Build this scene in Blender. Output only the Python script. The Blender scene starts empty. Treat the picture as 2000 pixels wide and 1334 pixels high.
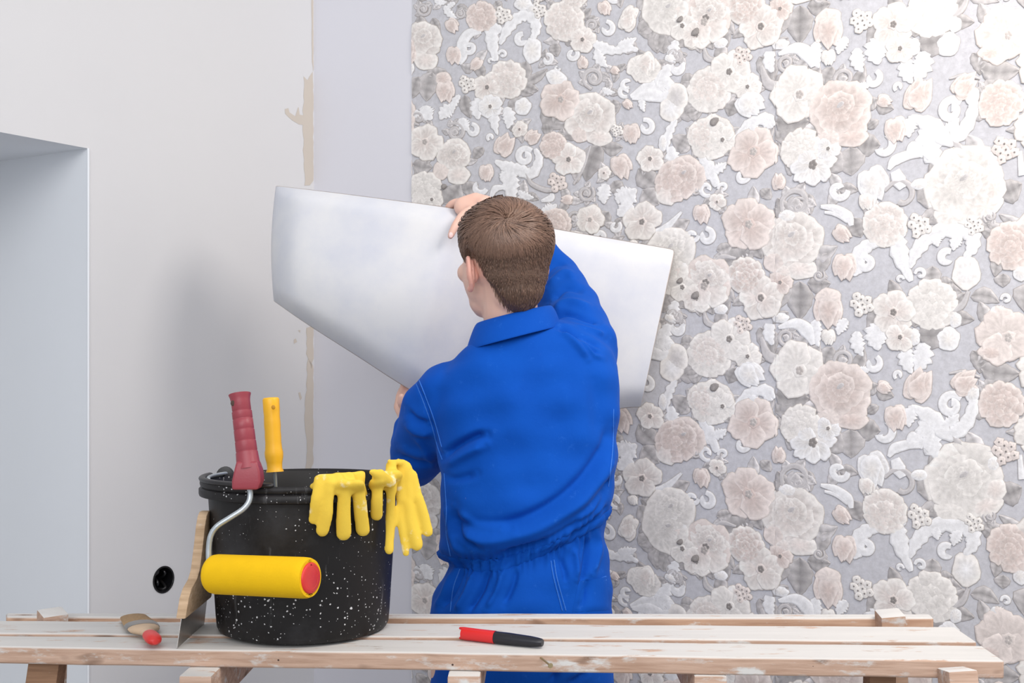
import bpy, bmesh, math, random
import numpy as np
from mathutils import Vector, Matrix
from mathutils.bvhtree import BVHTree

random.seed(7); rng = np.random.default_rng(7)
scene = bpy.context.scene
COL = scene.collection
F = 2337.0            # focal length in pixels of the 2000 px wide frame
EYE = 1.45            # camera height
HZ = 715.0            # horizon row

# ------------------------------------------------------------------ camera
cam = bpy.data.cameras.new('camera'); cam_o = bpy.data.objects.new('camera', cam)
COL.objects.link(cam_o); scene.camera = cam_o
cam.sensor_width = 36.0; cam.lens = F/2000*36.0; cam.shift_y = (HZ-667)/2000
cam_o.location = (0, 0, EYE); cam_o.rotation_euler = (math.pi/2, 0, 0)
cam.clip_start = 0.05
# ------------------------------------------------------------------ light
scene.view_settings.view_transform = 'Standard'; scene.view_settings.look = 'None'
scene.view_settings.gamma = 1.0; scene.view_settings.use_curve_mapping = False
scene.view_settings.exposure = 0.06
w = bpy.data.worlds.new('world'); scene.world = w; w.use_nodes = True
bg = w.node_tree.nodes['Background']; bg.inputs[0].default_value = (0.90, 0.93, 1.0, 1); bg.inputs[1].default_value = 0.56

def area(name, loc, target, size, power, color, size_y=None):
    l = bpy.data.lights.new(name, 'AREA'); l.energy = power; l.color = color; l.size = size
    if size_y: l.shape = 'RECTANGLE'; l.size_y = size_y
    o = bpy.data.objects.new(name, l); COL.objects.link(o); o.location = loc
    o.rotation_euler = (Vector(target)-Vector(loc)).to_track_quat('-Z', 'Y').to_euler()
    return o
area('window_light', (-1.2, -2.2, 2.6), (0.2, 2.8, 1.5), 3.0, 62, (0.97, 0.98, 1.0), 2.0)
area('warm_haze_fill', (1.35, 1.45, 2.95), (1.15, 2.5, 2.05), 1.0, 34, (1.0, 0.92, 0.85))  # added unseen warm light, stands in for the haze at upper right
area('overhead_fill', (0.2, -0.6, 3.5), (0.1, 2.6, 1.3), 2.2, 40, (1.0, 0.975, 0.95))  # added fill from above, no fitting there; keeps the upper walls brighter

# ------------------------------------------------------------------ helpers
def P(px, py, Y): return Vector(((px-1000)/F*Y, Y, EYE-(py-HZ)/F*Y))

def tag(o, label=None, cat=None, group=None, kind=None):
    if label: o['label'] = label
    if cat: o['category'] = cat
    if group: o['group'] = group
    if kind: o['kind'] = kind
    return o

def empty(name, loc, label, cat, group=None):
    o = bpy.data.objects.new(name, None); COL.objects.link(o); o.location = loc
    o.empty_display_size = 0.05
    return tag(o, label, cat, group)

def finish(name, me, m, parent=None, smooth=True):
    if m is not None:
        for mm in (m if isinstance(m, (list, tuple)) else [m]): me.materials.append(mm)
    if smooth: me.polygons.foreach_set('use_smooth', [True]*len(me.polygons))
    o = bpy.data.objects.new(name, me); COL.objects.link(o)
    if parent is not None:
        par = parent; off = Vector((0, 0, 0))
        while par is not None: off += par.location; par = par.parent
        o.parent = parent; o.location = -off          # meshes are written in world space
    return o

class MB:
    def __init__(s): s.v = []; s.f = []
    def add(s, vs, fs):
        b = len(s.v); s.v += [tuple(x) for x in vs]; s.f += [tuple(b+i for i in f) for f in fs]; return s
    def box8(s, p):   # 0-3 bottom ring, 4-7 top ring
        return s.add(p, [(3,2,1,0),(4,5,6,7),(0,1,5,4),(1,2,6,5),(2,3,7,6),(3,0,4,7)])
    def box(s, lo, hi):
        x0,y0,z0 = lo; x1,y1,z1 = hi
        return s.box8([(x0,y0,z0),(x1,y0,z0),(x1,y1,z0),(x0,y1,z0),(x0,y0,z1),(x1,y0,z1),(x1,y1,z1),(x0,y1,z1)])
    def tube(s, pts, rad, n=12, flat=1.0, up=None, cap=True, round_caps=False):
        pts = [Vector(p) for p in pts]; N = len(pts)
        if not isinstance(rad, (list, tuple)): rad = [rad]*N
        if round_caps:
            d0 = (pts[0]-pts[1]).normalized(); d1 = (pts[-1]-pts[-2]).normalized()
            a = []; ra = []
            for t in (80, 55, 28): a.append(pts[0]+d0*rad[0]*math.sin(math.radians(t))); ra.append(rad[0]*math.cos(math.radians(t)))
            b = []; rb = []
            for t in (28, 55, 80): b.append(pts[-1]+d1*rad[-1]*math.sin(math.radians(t))); rb.append(rad[-1]*math.cos(math.radians(t)))
            pts = a+pts+b; rad = ra+list(rad)+rb; N = len(pts)
        vs = []; u = None
        for i in range(N):
            t = (pts[min(i+1,N-1)]-pts[max(i-1,0)]).normalized()
            if u is None:
                u = Vector(up) if up is not None else (Vector((0,0,1)) if abs(t.z) < .9 else Vector((1,0,0)))
            u = (u-t*u.dot(t)).normalized(); w_ = t.cross(u)
            for k in range(n):
                a = 2*math.pi*k/n
                vs.append(pts[i]+(u*math.cos(a)*flat+w_*math.sin(a))*rad[i])
        fs = [(i*n+k, i*n+(k+1)%n, (i+1)*n+(k+1)%n, (i+1)*n+k) for i in range(N-1) for k in range(n)]
        if cap: fs += [tuple(reversed(range(n))), tuple((N-1)*n+k for k in range(n))]
        return s.add(vs, fs)
    def ell(s, c, r, rot=None, nu=20, nv=12):
        c = Vector(c); vs = []; fs = []
        for j in range(nv+1):
            ph = math.pi*j/nv
            for i in range(nu):
                th = 2*math.pi*i/nu
                p = Vector((r[0]*math.sin(ph)*math.cos(th), r[1]*math.sin(ph)*math.sin(th), r[2]*math.cos(ph)))
                if rot is not None: p = rot @ p
                vs.append(c+p)
        fs = [(j*nu+i, (j+1)*nu+i, (j+1)*nu+(i+1)%nu, j*nu+(i+1)%nu) for j in range(nv) for i in range(nu)]
        return s.add(vs, fs)
    def lathe(s, prof, n, c, close=False):
        cx, cy, cz = c; vs = []; fs = []; m = len(prof)
        for i in range(n):
            a = 2*math.pi*i/n
            vs += [(cx+r*math.cos(a), cy+r*math.sin(a), cz+z) for r, z in prof]
        for i in range(n):
            for j in range(m-(0 if close else 1)):
                fs.append((i*m+j, ((i+1)%n)*m+j, ((i+1)%n)*m+(j+1)%m, i*m+(j+1)%m))
        return s.add(vs, fs)
    def loft(s, rings, cap=True):
        n = len(rings[0]); vs = [p for r in rings for p in r]
        fs = [(i*n+k, i*n+(k+1)%n, (i+1)*n+(k+1)%n, (i+1)*n+k) for i in range(len(rings)-1) for k in range(n)]
        if cap: fs += [tuple(reversed(range(n))), tuple((len(rings)-1)*n+k for k in range(n))]
        return s.add(vs, fs)
    def prism(s, poly, d):     # poly: 3D points, d: extrusion vector
        n = len(poly); d = Vector(d); poly = [Vector(p) for p in poly]
        return s.add(poly+[p+d for p in poly], [tuple(reversed(range(n))), tuple(range(n, 2*n))]+[(k,(k+1)%n,n+(k+1)%n,n+k) for k in range(n)])
    def mesh(s, name):
        me = bpy.data.meshes.new(name); me.from_pydata(s.v, [], s.f); me.validate(); me.update(); return me
    def build(s, name, m, parent=None, smooth=True, bevel=0.0, seg=2):
        me = s.mesh(name)
        bm = bmesh.new(); bm.from_mesh(me)
        bmesh.ops.remove_doubles(bm, verts=bm.verts, dist=1e-6)
        bmesh.ops.recalc_face_normals(bm, faces=bm.faces)
        if bevel:
            es = [e for e in bm.edges if len(e.link_faces) == 2 and e.calc_face_angle(0) > .5]
            bmesh.ops.bevel(bm, geom=es, offset=bevel, segments=seg, affect='EDGES', profile=.6)
        bm.to_mesh(me); bm.free()
        o = finish(name, me, m, parent, smooth)
        if smooth and (bevel or True): me.set_sharp_from_angle(angle=math.radians(50))
        return o

def mesh_np(name, V, Fc, col=None):
    """mesh from numpy vertices and equal-sided faces, with an optional colour per vertex"""
    me = bpy.data.meshes.new(name); k = Fc.shape[1]
    me.vertices.add(len(V)); me.vertices.foreach_set('co', V.astype(np.float32).ravel())
    me.loops.add(Fc.size); me.loops.foreach_set('vertex_index', Fc.astype(np.int32).ravel())
    me.polygons.add(len(Fc)); me.polygons.foreach_set('loop_start', np.arange(0, Fc.size, k, dtype=np.int32))
    if col is not None:
        at = me.color_attributes.new('Col', 'FLOAT_COLOR', 'POINT')
        at.data.foreach_set('color', np.concatenate([col, np.ones((len(col),1))], 1).astype(np.float32).ravel())
    me.update(calc_edges=True); return me

def remesh(mb, voxel, smooth=4):
    me = mb.mesh('tmp'); o = bpy.data.objects.new('tmp', me); COL.objects.link(o)
    md = o.modifiers.new('r', 'REMESH'); md.mode = 'VOXEL'; md.voxel_size = voxel
    dg = bpy.context.evaluated_depsgraph_get(); ev = o.evaluated_get(dg); m2 = ev.to_mesh()
    V = np.empty(len(m2.vertices)*3); m2.vertices.foreach_get('co', V); V = V.reshape(-1,3)
    E = np.empty(len(m2.edges)*2, dtype=np.int64); m2.edges.foreach_get('vertices', E); E = E.reshape(-1,2)
    Q = np.array([list(p.vertices) if len(p.vertices) == 4 else list(p.vertices)+[p.vertices[-1]] for p in m2.polygons])
    ev.to_mesh_clear(); bpy.data.objects.remove(o); bpy.data.meshes.remove(me)
    V = lap(V, E, smooth)
    return V, E, Q
def lap(V, E, it, lam=.6):
    n = len(V); cnt = np.bincount(E.ravel(), minlength=n).reshape(-1,1)
    for _ in range(it):
        S = np.zeros_like(V)
        for k in range(3):
            S[:,k] = np.bincount(E[:,0], V[E[:,1],k], n)+np.bincount(E[:,1], V[E[:,0],k], n)
        V = V+(S/np.maximum(cnt,1)-V)*lam
    return V
def normals(V, Q):
    a = V[Q[:,2]]-V[Q[:,0]]; b = V[Q[:,3]]-V[Q[:,1]]; fn = np.cross(a, b); N = np.zeros_like(V)
    for k in range(4):
        for c in range(3): N[:,c] += np.bincount(Q[:,k], fn[:,c], len(V))
    return N/np.maximum(np.linalg.norm(N, axis=1, keepdims=True), 1e-12)
def sstep(a, b, x): t = min(1, max(0, (x-a)/(b-a))); return t*t*(3-2*t)
def proj(V): return np.stack([1000+F*V[:,0]/V[:,1], HZ-F*(V[:,2]-EYE)/V[:,1]], 1)
def polydist(p, poly):
    d = np.full(len(p), 1e9)
    for a, b in zip(poly[:-1], poly[1:]):
        a = np.array(a, float); b = np.array(b, float); ab = b-a
        t = np.clip(((p-a)@ab)/max(ab@ab, 1e-9), 0, 1); d = np.minimum(d, np.linalg.norm(p-(a+t[:,None]*ab), axis=1))
    return d
def catmull(pts, n=8):
    pts = [np.array(p, float) for p in pts]; out = []
    ext = [2*pts[0]-pts[1]]+pts+[2*pts[-1]-pts[-2]]
    for i in range(1, len(ext)-2):
        a,b,c,d = ext[i-1:i+3]
        for k in range(n):
            t = k/n
            out.append(.5*(2*b+(c-a)*t+(2*a-5*b+4*c-d)*t*t+(3*b-a-3*c+d)*t**3))
    out.append(pts[-1]); return out

# ------------------------------------------------------------------ materials
def nodes(name):
    m = bpy.data.materials.new(name); m.use_nodes = True; nt = m.node_tree
    return m, nt, nt.nodes['Principled BSDF']
def N(nt, kind, **kw):
    n = nt.nodes.new(kind)
    for k, v in kw.items():
        if k in n.inputs: n.inputs[k].default_value = v
        else: setattr(n, k, v)
    return n
def ramp(nt, fac, a, b, c0=(0,0,0,1), c1=(1,1,1,1)):
    r = nt.nodes.new('ShaderNodeValToRGB'); e = r.color_ramp.elements
    e[0].position = a; e[1].position = b; e[0].color = c0; e[1].color = c1
    nt.links.new(fac, r.inputs[0]); return r
def mixc(nt, fac, a, b):
    m = nt.nodes.new('ShaderNodeMix'); m.data_type = 'RGBA'
    for sock, val in ((m.inputs[0], fac), (m.inputs[6], a), (m.inputs[7], b)):
        if hasattr(val, 'is_linked'): nt.links.new(val, sock)
        else: sock.default_value = val if not isinstance(val, tuple) else (*val[:3], 1)
    return m.outputs[2]
def coord(nt, scale=(1,1,1)):
    tc = nt.nodes.new('ShaderNodeTexCoord'); mp = nt.nodes.new('ShaderNodeMapping'); mp.inputs['Scale'].default_value = scale
    nt.links.new(tc.outputs['Object'], mp.inputs[0]); return mp.outputs[0]
def noise(nt, vec, scale, detail=4, rough=.55):
    n = N(nt, 'ShaderNodeTexNoise', Scale=scale, Detail=detail, Roughness=rough); nt.links.new(vec, n.inputs['Vector']); return n.outputs['Fac']
def bump(nt, bs, h, strength=.2, dist=.002, normal=None):
    b = N(nt, 'ShaderNodeBump', Strength=strength, Distance=dist); nt.links.new(h, b.inputs['Height'])
    if normal: nt.links.new(normal, b.inputs['Normal'])
    nt.links.new(b.outputs[0], bs.inputs['Normal']); return b.outputs[0]
def simple(name, c, rough=.5, metal=0, var=.12, scale=40, bs_=0.05, spec=.5, dist=.001):
    m, nt, b = nodes(name); v = coord(nt)
    n = noise(nt, v, scale)
    c0 = tuple(max(0, x*(1-var)) for x in c); c1 = tuple(min(1, x*(1+var)) for x in c)
    nt.links.new(mixc(nt, n, c0, c1), b.inputs['Base Color'])
    b.inputs['Roughness'].default_value = rough; b.inputs['Metallic'].default_value = metal
    b.inputs['Specular IOR Level'].default_value = spec
    if bs_: bump(nt, b, noise(nt, v, scale*6), bs_*4, dist)
    return m
def spotted(name, c, spot, rough, dens, scale, spec=.5, stain=None, var=.1, bscale=200, bst=.1):
    """a base colour with paint spots and splashes on it"""
    m, nt, b = nodes(name); v = coord(nt)
    base = mixc(nt, noise(nt, v, 14), tuple(x*(1-var) for x in c), tuple(min(1,x*(1+var)) for x in c))
    if stain:
        base = mixc(nt, ramp(nt, noise(nt, v, stain[1], 6, .6), stain[2], stain[2]+stain[3]).outputs[0], base, stain[0])
    wv = N(nt, 'ShaderNodeTexNoise', Scale=scale*.7, Detail=2); nt.links.new(v, wv.inputs['Vector'])
    add = N(nt, 'ShaderNodeVectorMath', operation='MULTIPLY_ADD'); nt.links.new(wv.outputs['Color'], add.inputs[0]); add.inputs[1].default_value = (.5/scale,)*3; nt.links.new(v, add.inputs[2])
    vo = N(nt, 'ShaderNodeTexVoronoi', Scale=scale); nt.links.new(add.outputs[0], vo.inputs['Vector'])
    sep = nt.nodes.new('ShaderNodeSeparateColor'); nt.links.new(vo.outputs['Color'], sep.inputs[0])
    thr = N(nt, 'ShaderNodeMath', operation='MULTIPLY_ADD'); nt.links.new(sep.outputs[0], thr.inputs[0]); thr.inputs[1].default_value = 1.0; thr.inputs[2].default_value = dens-1.0
    mul = N(nt, 'ShaderNodeMath', operation='MULTIPLY'); nt.links.new(thr.outputs[0], mul.inputs[0])
    cl = noise(nt, v, 9, 2); r = ramp(nt, cl, .35, .7); nt.links.new(r.outputs[0], mul.inputs[1])
    lt = N(nt, 'ShaderNodeMath', operation='LESS_THAN'); nt.links.new(vo.outputs['Distance'], lt.inputs[0]); nt.links.new(mul.outputs[0], lt.inputs[1])
    nt.links.new(mixc(nt, lt.outputs[0], base, spot), b.inputs['Base Color'])
    b.inputs['Roughness'].default_value = rough; b.inputs['Specular IOR Level'].default_value = spec
    bump(nt, b, noise(nt, v, bscale), bst, .001)
    return m

def wall_mat(name, c, var=.03):
    m, nt, b = nodes(name); v = coord(nt)
    n = mixc(nt, noise(nt, v, 2.2, 5), tuple(x*(1-var) for x in c), tuple(min(1,x*(1+var)) for x in c))
    nt.links.new(n, b.inputs['Base Color']); b.inputs['Roughness'].default_value = .75
    b.inputs['Specular IOR Level'].default_value = .25
    bump(nt, b, noise(nt, v, 420, 3), .12, .0006); return m
M = {}
M['wall_left'] = wall_mat('plaster', (.685,.685,.695))
M['wall_back'] = wall_mat('lining_paper', (.68,.68,.73))
M['reveal'] = wall_mat('reveal_paint', (.80,.83,.87))
M['stain'] = wall_mat('paste_stain', (.60,.545,.48), .10)
M['floor'] = simple('concrete', (.34,.33,.32), .8, var=.2, scale=6)
M['frame'] = simple('window_frame', (.8,.8,.8), .4)
M['sheet'] = None

def paper_mat():
    m, nt, b = nodes('paper_back'); v = coord(nt)
    n = ramp(nt, noise(nt, v, 5.5, 6, .6), .33, .62).outputs[0]
    nt.links.new(mixc(nt, n, (.585,.605,.67), (.69,.695,.71)), b.inputs['Base Color'])
    b.inputs['Roughness'].default_value = .7; b.inputs['Specular IOR Level'].default_value = .3
    bump(nt, b, noise(nt, v, 500, 2), .15, .0005); return m
M['sheet'] = paper_mat()
M['sheet_front'] = simple('paper_pattern_side', (.55,.50,.47), .6, var=.35, scale=25)

def print_mat():
    m, nt, b = nodes('printed_vinyl')
    at = N(nt, 'ShaderNodeAttribute', attribute_name='Col'); v = coord(nt)
    hs = mixc(nt, ramp(nt, noise(nt, v, 75, 7, .75), .32, .68).outputs[0], (.84,.835,.83), (1.07,1.07,1.07))
    mm = nt.nodes.new('ShaderNodeMix'); mm.data_type = 'RGBA'; mm.blend_type = 'MULTIPLY'; mm.inputs[0].default_value = 1
    nt.links.new(at.outputs['Color'], mm.inputs[6]); nt.links.new(hs, mm.inputs[7])
    nt.links.new(mm.outputs[2], b.inputs['Base Color'])
    b.inputs['Roughness'].default_value = .55; b.inputs['Specular IOR Level'].default_value = .3
    bump(nt, b, noise(nt, v, 160, 6, .75), .30, .0016); return m
M['print'] = print_mat()

def wood_mat(name, c0, c1, paint, amount, top=True):
    m, nt, b = nodes(name); v = coord(nt, (3, 30, 60)); v2 = coord(nt)
    g = noise(nt, v, 2.2, 8, .65); base = mixc(nt, ramp(nt, g, .3, .7).outputs[0], c0, c1)
    kn = noise(nt, coord(nt, (5,5,14)), 2.0, 2); base = mixc(nt, ramp(nt, kn, .62, .72).outputs[0], base, tuple(x*.6 for x in c0))
    pt = ramp(nt, noise(nt, coord(nt, (4,12,12)), 4, 6, .65), .66-amount, .70-amount+.08).outputs[0]
    if top:
        ge = nt.nodes.new('ShaderNodeNewGeometry'); sx = nt.nodes.new('ShaderNodeSeparateXYZ'); nt.links.new(ge.outputs['Normal'], sx.inputs[0])
        tp = ramp(nt, sx.outputs['Z'], .35, .75).outputs[0]
        worn = ramp(nt, noise(nt, coord(nt, (4,18,18)), 3, 6, .65), .60, .66).outputs[0]
        iv = N(nt, 'ShaderNodeMath', operation='SUBTRACT'); nt.links.new(tp, iv.inputs[0]); nt.links.new(worn, iv.inputs[1]); iv.use_clamp = True
        mx = N(nt, 'ShaderNodeMath', operation='MAXIMUM'); nt.links.new(iv.outputs[0], mx.inputs[0]); nt.links.new(pt, mx.inputs[1]); fac = mx.outputs[0]
    else: fac = pt
    pcol = mixc(nt, noise(nt, v, 1.2, 5), tuple(x*.78 for x in paint), paint)
    nt.links.new(mixc(nt, fac, base, pcol), b.inputs['Base Color']); b.inputs['Roughness'].default_value = .75
    b.inputs['Specular IOR Level'].default_value = .25
    bump(nt, b, g, .35, .002); return m
PAINT = (.72,.705,.68)
M['plank'] = wood_mat('painted_plank', (.40,.255,.18), (.64,.46,.36), PAINT, .115)
M['rail'] = wood_mat('painted_rail', (.40,.235,.155), (.62,.42,.30), PAINT, .10)
M['leg'] = wood_mat('stained_leg', (.20,.11,.065), (.34,.20,.12), PAINT, 0.0)
M['wood_handle'] = wood_mat('worn_handle', (.40,.27,.16), (.66,.48,.32), (.75,.70,.62), .02, False)
M['knot'] = simple('knot', (.07,.04,.03), .8)

def cloth_mat():
    m, nt, b = nodes('blue_cotton'); v = coord(nt)
    n = noise(nt, v, 7, 5, .6)
    base = mixc(nt, n, (.0008,.060,.375), (.0022,.090,.495))
    fade = ramp(nt, noise(nt, v, 38, 8, .75), .60, .85).outputs[0]
    base = mixc(nt, fade, base, (.03,.16,.62))
    du = ramp(nt, noise(nt, coord(nt, (1,1,.35)), 75, 6, .8), .70, .76).outputs[0]
    dm = N(nt, 'ShaderNodeMath', operation='MULTIPLY'); nt.links.new(du, dm.inputs[0]); nt.links.new(ramp(nt, noise(nt, v, 5, 2), .50, .62).outputs[0], dm.inputs[1])
    base = mixc(nt, dm.outputs[0], base, (.40,.50,.72))
    nt.links.new(base, b.inputs['Base Color']); b.inputs['Roughness'].default_value = .85
    b.inputs['Specular IOR Level'].default_value = .15
    b.inputs['Sheen Weight'].default_value = .08; b.inputs['Sheen Roughness'].default_value = .4
    b.inputs['Sheen Tint'].default_value = (.3,.5,1,1)
    h1 = bump(nt, b, noise(nt, v, 900, 2), .18, .0006)
    bump(nt, b, noise(nt, v, 22, 4, .6), .35, .004, h1); return m
M['blue'] = cloth_mat()
M['stitch'] = simple('stitching', (.03,.17,.62), .9, var=.3, scale=300)
def skin_mat():
    m, nt, b = nodes('skin'); v = coord(nt)
    base = mixc(nt, noise(nt, v, 26, 4), (.72,.43,.34), (.80,.54,.44))
    nt.links.new(base, b.inputs['Base Color']); b.inputs['Roughness'].default_value = .5
    b.inputs['Subsurface Weight'].default_value = .12; b.inputs['Subsurface Radius'].default_value = (.012,.005,.003)
    b.inputs['Subsurface Scale'].default_value = .6
    bump(nt, b, noise(nt, v, 700, 3), .08, .0005); return m
M['skin'] = skin_mat()
M['ear'] = simple('ear_skin', (.78,.40,.32), .5, var=.08)
M['nail'] = simple('finger_nail', (.80,.55,.52), .25, var=.05)
def hair_mat():
    m, nt, b = nodes('brown_hair'); at = N(nt, 'ShaderNodeAttribute', attribute_name='Col')
    nt.links.new(at.outputs['Color'], b.inputs['Base Color']); b.inputs['Roughness'].default_value = .42
    b.inputs['Specular IOR Level'].default_value = .5; return m
M['hair'] = hair_mat()
M['scalp'] = simple('hair_mass', (.115,.068,.047), .7, var=.35, scale=120)
M['eye'] = simple('eyeball', (.8,.8,.8), .2, var=.02)
M['shoe'] = simple('shoe_leather', (.03,.03,.035), .5)
def bucket_mat():
    m, nt, b = nodes('bucket_plastic'); v = coord(nt)
    base = mixc(nt, ramp(nt, noise(nt, v, 6, 7, .65), .50, .85).outputs[0], (.0075,.0065,.0068), (.05,.05,.055))
    st = ramp(nt, noise(nt, coord(nt, (14,14,1.6)), 5, 6, .7), .62, .80).outputs[0]
    base = mixc(nt, st, base, (.13,.13,.135))
    for sc_, dens, lo in ((42, .24, .50), (95, .28, .44), (190, .36, .34)):
        wv = N(nt, 'ShaderNodeTexNoise', Scale=sc_*.8, Detail=2); nt.links.new(v, wv.inputs['Vector'])
        ad = N(nt, 'ShaderNodeVectorMath', operation='MULTIPLY_ADD'); nt.links.new(wv.outputs['Color'], ad.inputs[0]); ad.inputs[1].default_value = (.7/sc_,)*3; nt.links.new(v, ad.inputs[2])
        vo = N(nt, 'ShaderNodeTexVoronoi', Scale=sc_); nt.links.new(ad.outputs[0], vo.inputs['Vector'])
        sp = nt.nodes.new('ShaderNodeSeparateColor'); nt.links.new(vo.outputs['Color'], sp.inputs[0])
        r1 = ramp(nt, sp.outputs[0], .45, 1.0); mu = N(nt, 'ShaderNodeMath', operation='MULTIPLY'); nt.links.new(r1.outputs[0], mu.inputs[0])
        r2_ = ramp(nt, noise(nt, v, 11, 3), lo, lo+.25); nt.links.new(r2_.outputs[0], mu.inputs[1])
        m2_ = N(nt, 'ShaderNodeMath', operation='MULTIPLY'); nt.links.new(mu.outputs[0], m2_.inputs[0]); m2_.inputs[1].default_value = dens
        lt = N(nt, 'ShaderNodeMath', operation='LESS_THAN'); nt.links.new(vo.outputs['Distance'], lt.inputs[0]); nt.links.new(m2_.outputs[0], lt.inputs[1])
        base = mixc(nt, lt.outputs[0], base, (.62,.62,.63))
    nt.links.new(base, b.inputs['Base Color']); b.inputs['Roughness'].default_value = .5; b.inputs['Specular IOR Level'].default_value = .35
    bump(nt, b, noise(nt, v, 60), .15, .001); return m
M['bucket'] = bucket_mat()
M['black'] = simple('black_plastic', (.014,.013,.014), .4, var=.2)
M['blackgloss'] = simple('black_gloss', (.006,.006,.007), .12, var=.2)
M['wire'] = simple('zinc_wire', (.50,.55,.58), .38, .75, var=.2, scale=90)
M['steel'] = simple('steel_blade', (.34,.32,.30), .32, .85, var=.3, scale=30)
M['maroon'] = simple('maroon_plastic', (.30,.045,.062), .42, var=.08)
M['yhandle'] = spotted('orange_yellow_plastic', (.88,.46,.012), (.80,.72,.6), .4, .16, 150, .5, ((.80,.60,.30), 20, .62, .2))
M['foam'] = simple('yellow_foam', (.83,.50,.006), .75, var=.05, scale=50, bs_=.08, spec=.2)
M['redcap'] = simple('red_cap', (.68,.035,.030), .4, var=.12)
M['glove'] = spotted('yellow_knit', (.83,.58,.075), (.88,.80,.55), .9, .05, 120, .1, ((.93,.86,.62), 26, .60, .12), .06, 900, .4)
M['bristle'] = simple('bristle', (.42,.27,.14), .9, var=.4, scale=200, bs_=.2)
M['brushwood'] = simple('brush_wood', (.62,.45,.30), .55, var=.2, scale=40)
M['penblack'] = spotted('pen_black', (.012,.012,.018), (.5,.5,.55), .35, .10, 260)
M['penred'] = spotted('pen_red', (.66,.02,.022), (.8,.6,.6), .35, .05, 260)
M['brass'] = simple('zinc_screw', (.50,.40,.22), .35, .8)

# ------------------------------------------------------------------ the room
WU = Vector((.8487,-.5289,0)); WN = Vector((-.5289,-.8487,0)); W0 = Vector((.133,3.11,0))
def wall_pt(u, z, h=0.0): return W0+WU*u+WN*h+Vector((0,0,z))
U_CORNER = -.851; U_EDGE = -.4876; WALL_TOP = 2.75
LU = Vector((-.5289,-.8487,0)); LN = Vector((.8487,-.5289,0))      # along the left wall, and its room-side normal
CORNER = W0+WU*U_CORNER
def left_pt(t, z, h=0.0): return CORNER+LU*t+LN*h+Vector((0,0,z))

mb = MB(); mb.box8([wall_pt(U_CORNER-.2,0,0), wall_pt(2.3,0,0), wall_pt(2.3,0,-.15), wall_pt(U_CORNER-.2,0,-.15),
                    wall_pt(U_CORNER-.2,WALL_TOP,0), wall_pt(2.3,WALL_TOP,0), wall_pt(2.3,WALL_TOP,-.15), wall_pt(U_CORNER-.2,WALL_TOP,-.15)])
wall_back = tag(mb.build('wall_back', M['wall_back'], smooth=False), kind='structure')

T0, T1, ZT, TH = .81, 1.95, 1.9725, .5        # opening in the left wall: near/far edge, head height, wall thickness
mb = MB()
def lbox(t0, t1, z0, z1, h0=-TH, h1=0.0):
    mb.box8([left_pt(t0,z0,h1), left_pt(t1,z0,h1), left_pt(t1,z0,h0), left_pt(t0,z0,h0), left_pt(t0,z1,h1), left_pt(t1,z1,h1), left_pt(t1,z1,h0), left_pt(t0,z1,h0)])
HT, HZc, HR = None, None, .0325
# wall pier between corner and opening, with a round hole for the socket box
q = (319-1000)/F; # hole centre on the wall
tt = (CORNER.x-q*CORNER.y)/(-(LU.x)+q*LU.y); Yh = CORNER.y+LU.y*tt; zz = EYE-(1132-HZ)/F*Yh
HT, HZc = tt, zz
def pier():
    n = 32; vs = []; fs = []
    ring = [(HT+HR*math.cos(2*math.pi*k/n), HZc+HR*math.sin(2*math.pi*k/n)) for k in range(n)]
    s = .12
    sq = []
    for k in range(n):
        a = 2*math.pi*k/n; c, d = math.cos(a), math.sin(a); m_ = max(abs(c), abs(d)); sq.append((HT+s*c/m_, HZc+s*d/m_))
    for t, z in ring: vs.append(left_pt(t, z, 0))
    for t, z in sq: vs.append(left_pt(t, z, 0))
    for k in range(n): fs.append((k, (k+1)%n, n+(k+1)%n, n+k))
    for t, z in ring: vs.append(left_pt(t, z, -.06))
    for k in range(n): fs.append((k, (k+1)%n, 2*n+(k+1)%n, 2*n+k))
    mb.add(vs, fs)
    a0, a1, b0, b1 = HT-s, HT+s, HZc-s, HZc+s
    for (t0,t1,z0,z1) in ((-.0,a0,0,WALL_TOP),(a1,T0,0,WALL_TOP),(a0,a1,0,b0),(a0,a1,b1,WALL_TOP)):
        mb.add([left_pt(t0,z0),left_pt(t1,z0),left_pt(t1,z1),left_pt(t0,z1)], [(0,1,2,3)])
pier()
mb.add([left_pt(T0,ZT),left_pt(3.2,ZT),left_pt(3.2,WALL_TOP),left_pt(T0,WALL_TOP)], [(0,1,2,3)])
mb.add([left_pt(T1,0),left_pt(3.2,0),left_pt(3.2,ZT),left_pt(T1,ZT)], [(0,1,2,3)])
# outer skin so that the wall has its thickness
mb.add([left_pt(-.2,0,-TH),left_pt(T0,0,-TH),left_pt(T0,WALL_TOP,-TH),left_pt(-.2,WALL_TOP,-TH)], [(0,1,2,3)])
mb.add([left_pt(T0,ZT,-TH),left_pt(3.2,ZT,-TH),left_pt(3.2,WALL_TOP,-TH),left_pt(T0,WALL_TOP,-TH)], [(0,1,2,3)])
mb.add([left_pt(T1,0,-TH),left_pt(3.2,0,-TH),left_pt(3.2,ZT,-TH),left_pt(T1,ZT,-TH)], [(0,1,2,3)])
mb.add([left_pt(-.2,WALL_TOP,0),left_pt(3.2,WALL_TOP,0),left_pt(3.2,WALL_TOP,-TH),left_pt(-.2,WALL_TOP,-TH)], [(0,1,2,3)])
wall_left = tag(mb.build('wall_left', M['wall_left'], smooth=False), kind='structure')
mb = MB()
mb.add([left_pt(T0,0,0),left_pt(T0,0,-TH),left_pt(T0,ZT,-TH),left_pt(T0,ZT,0)], [(0,1,2,3)])
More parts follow.
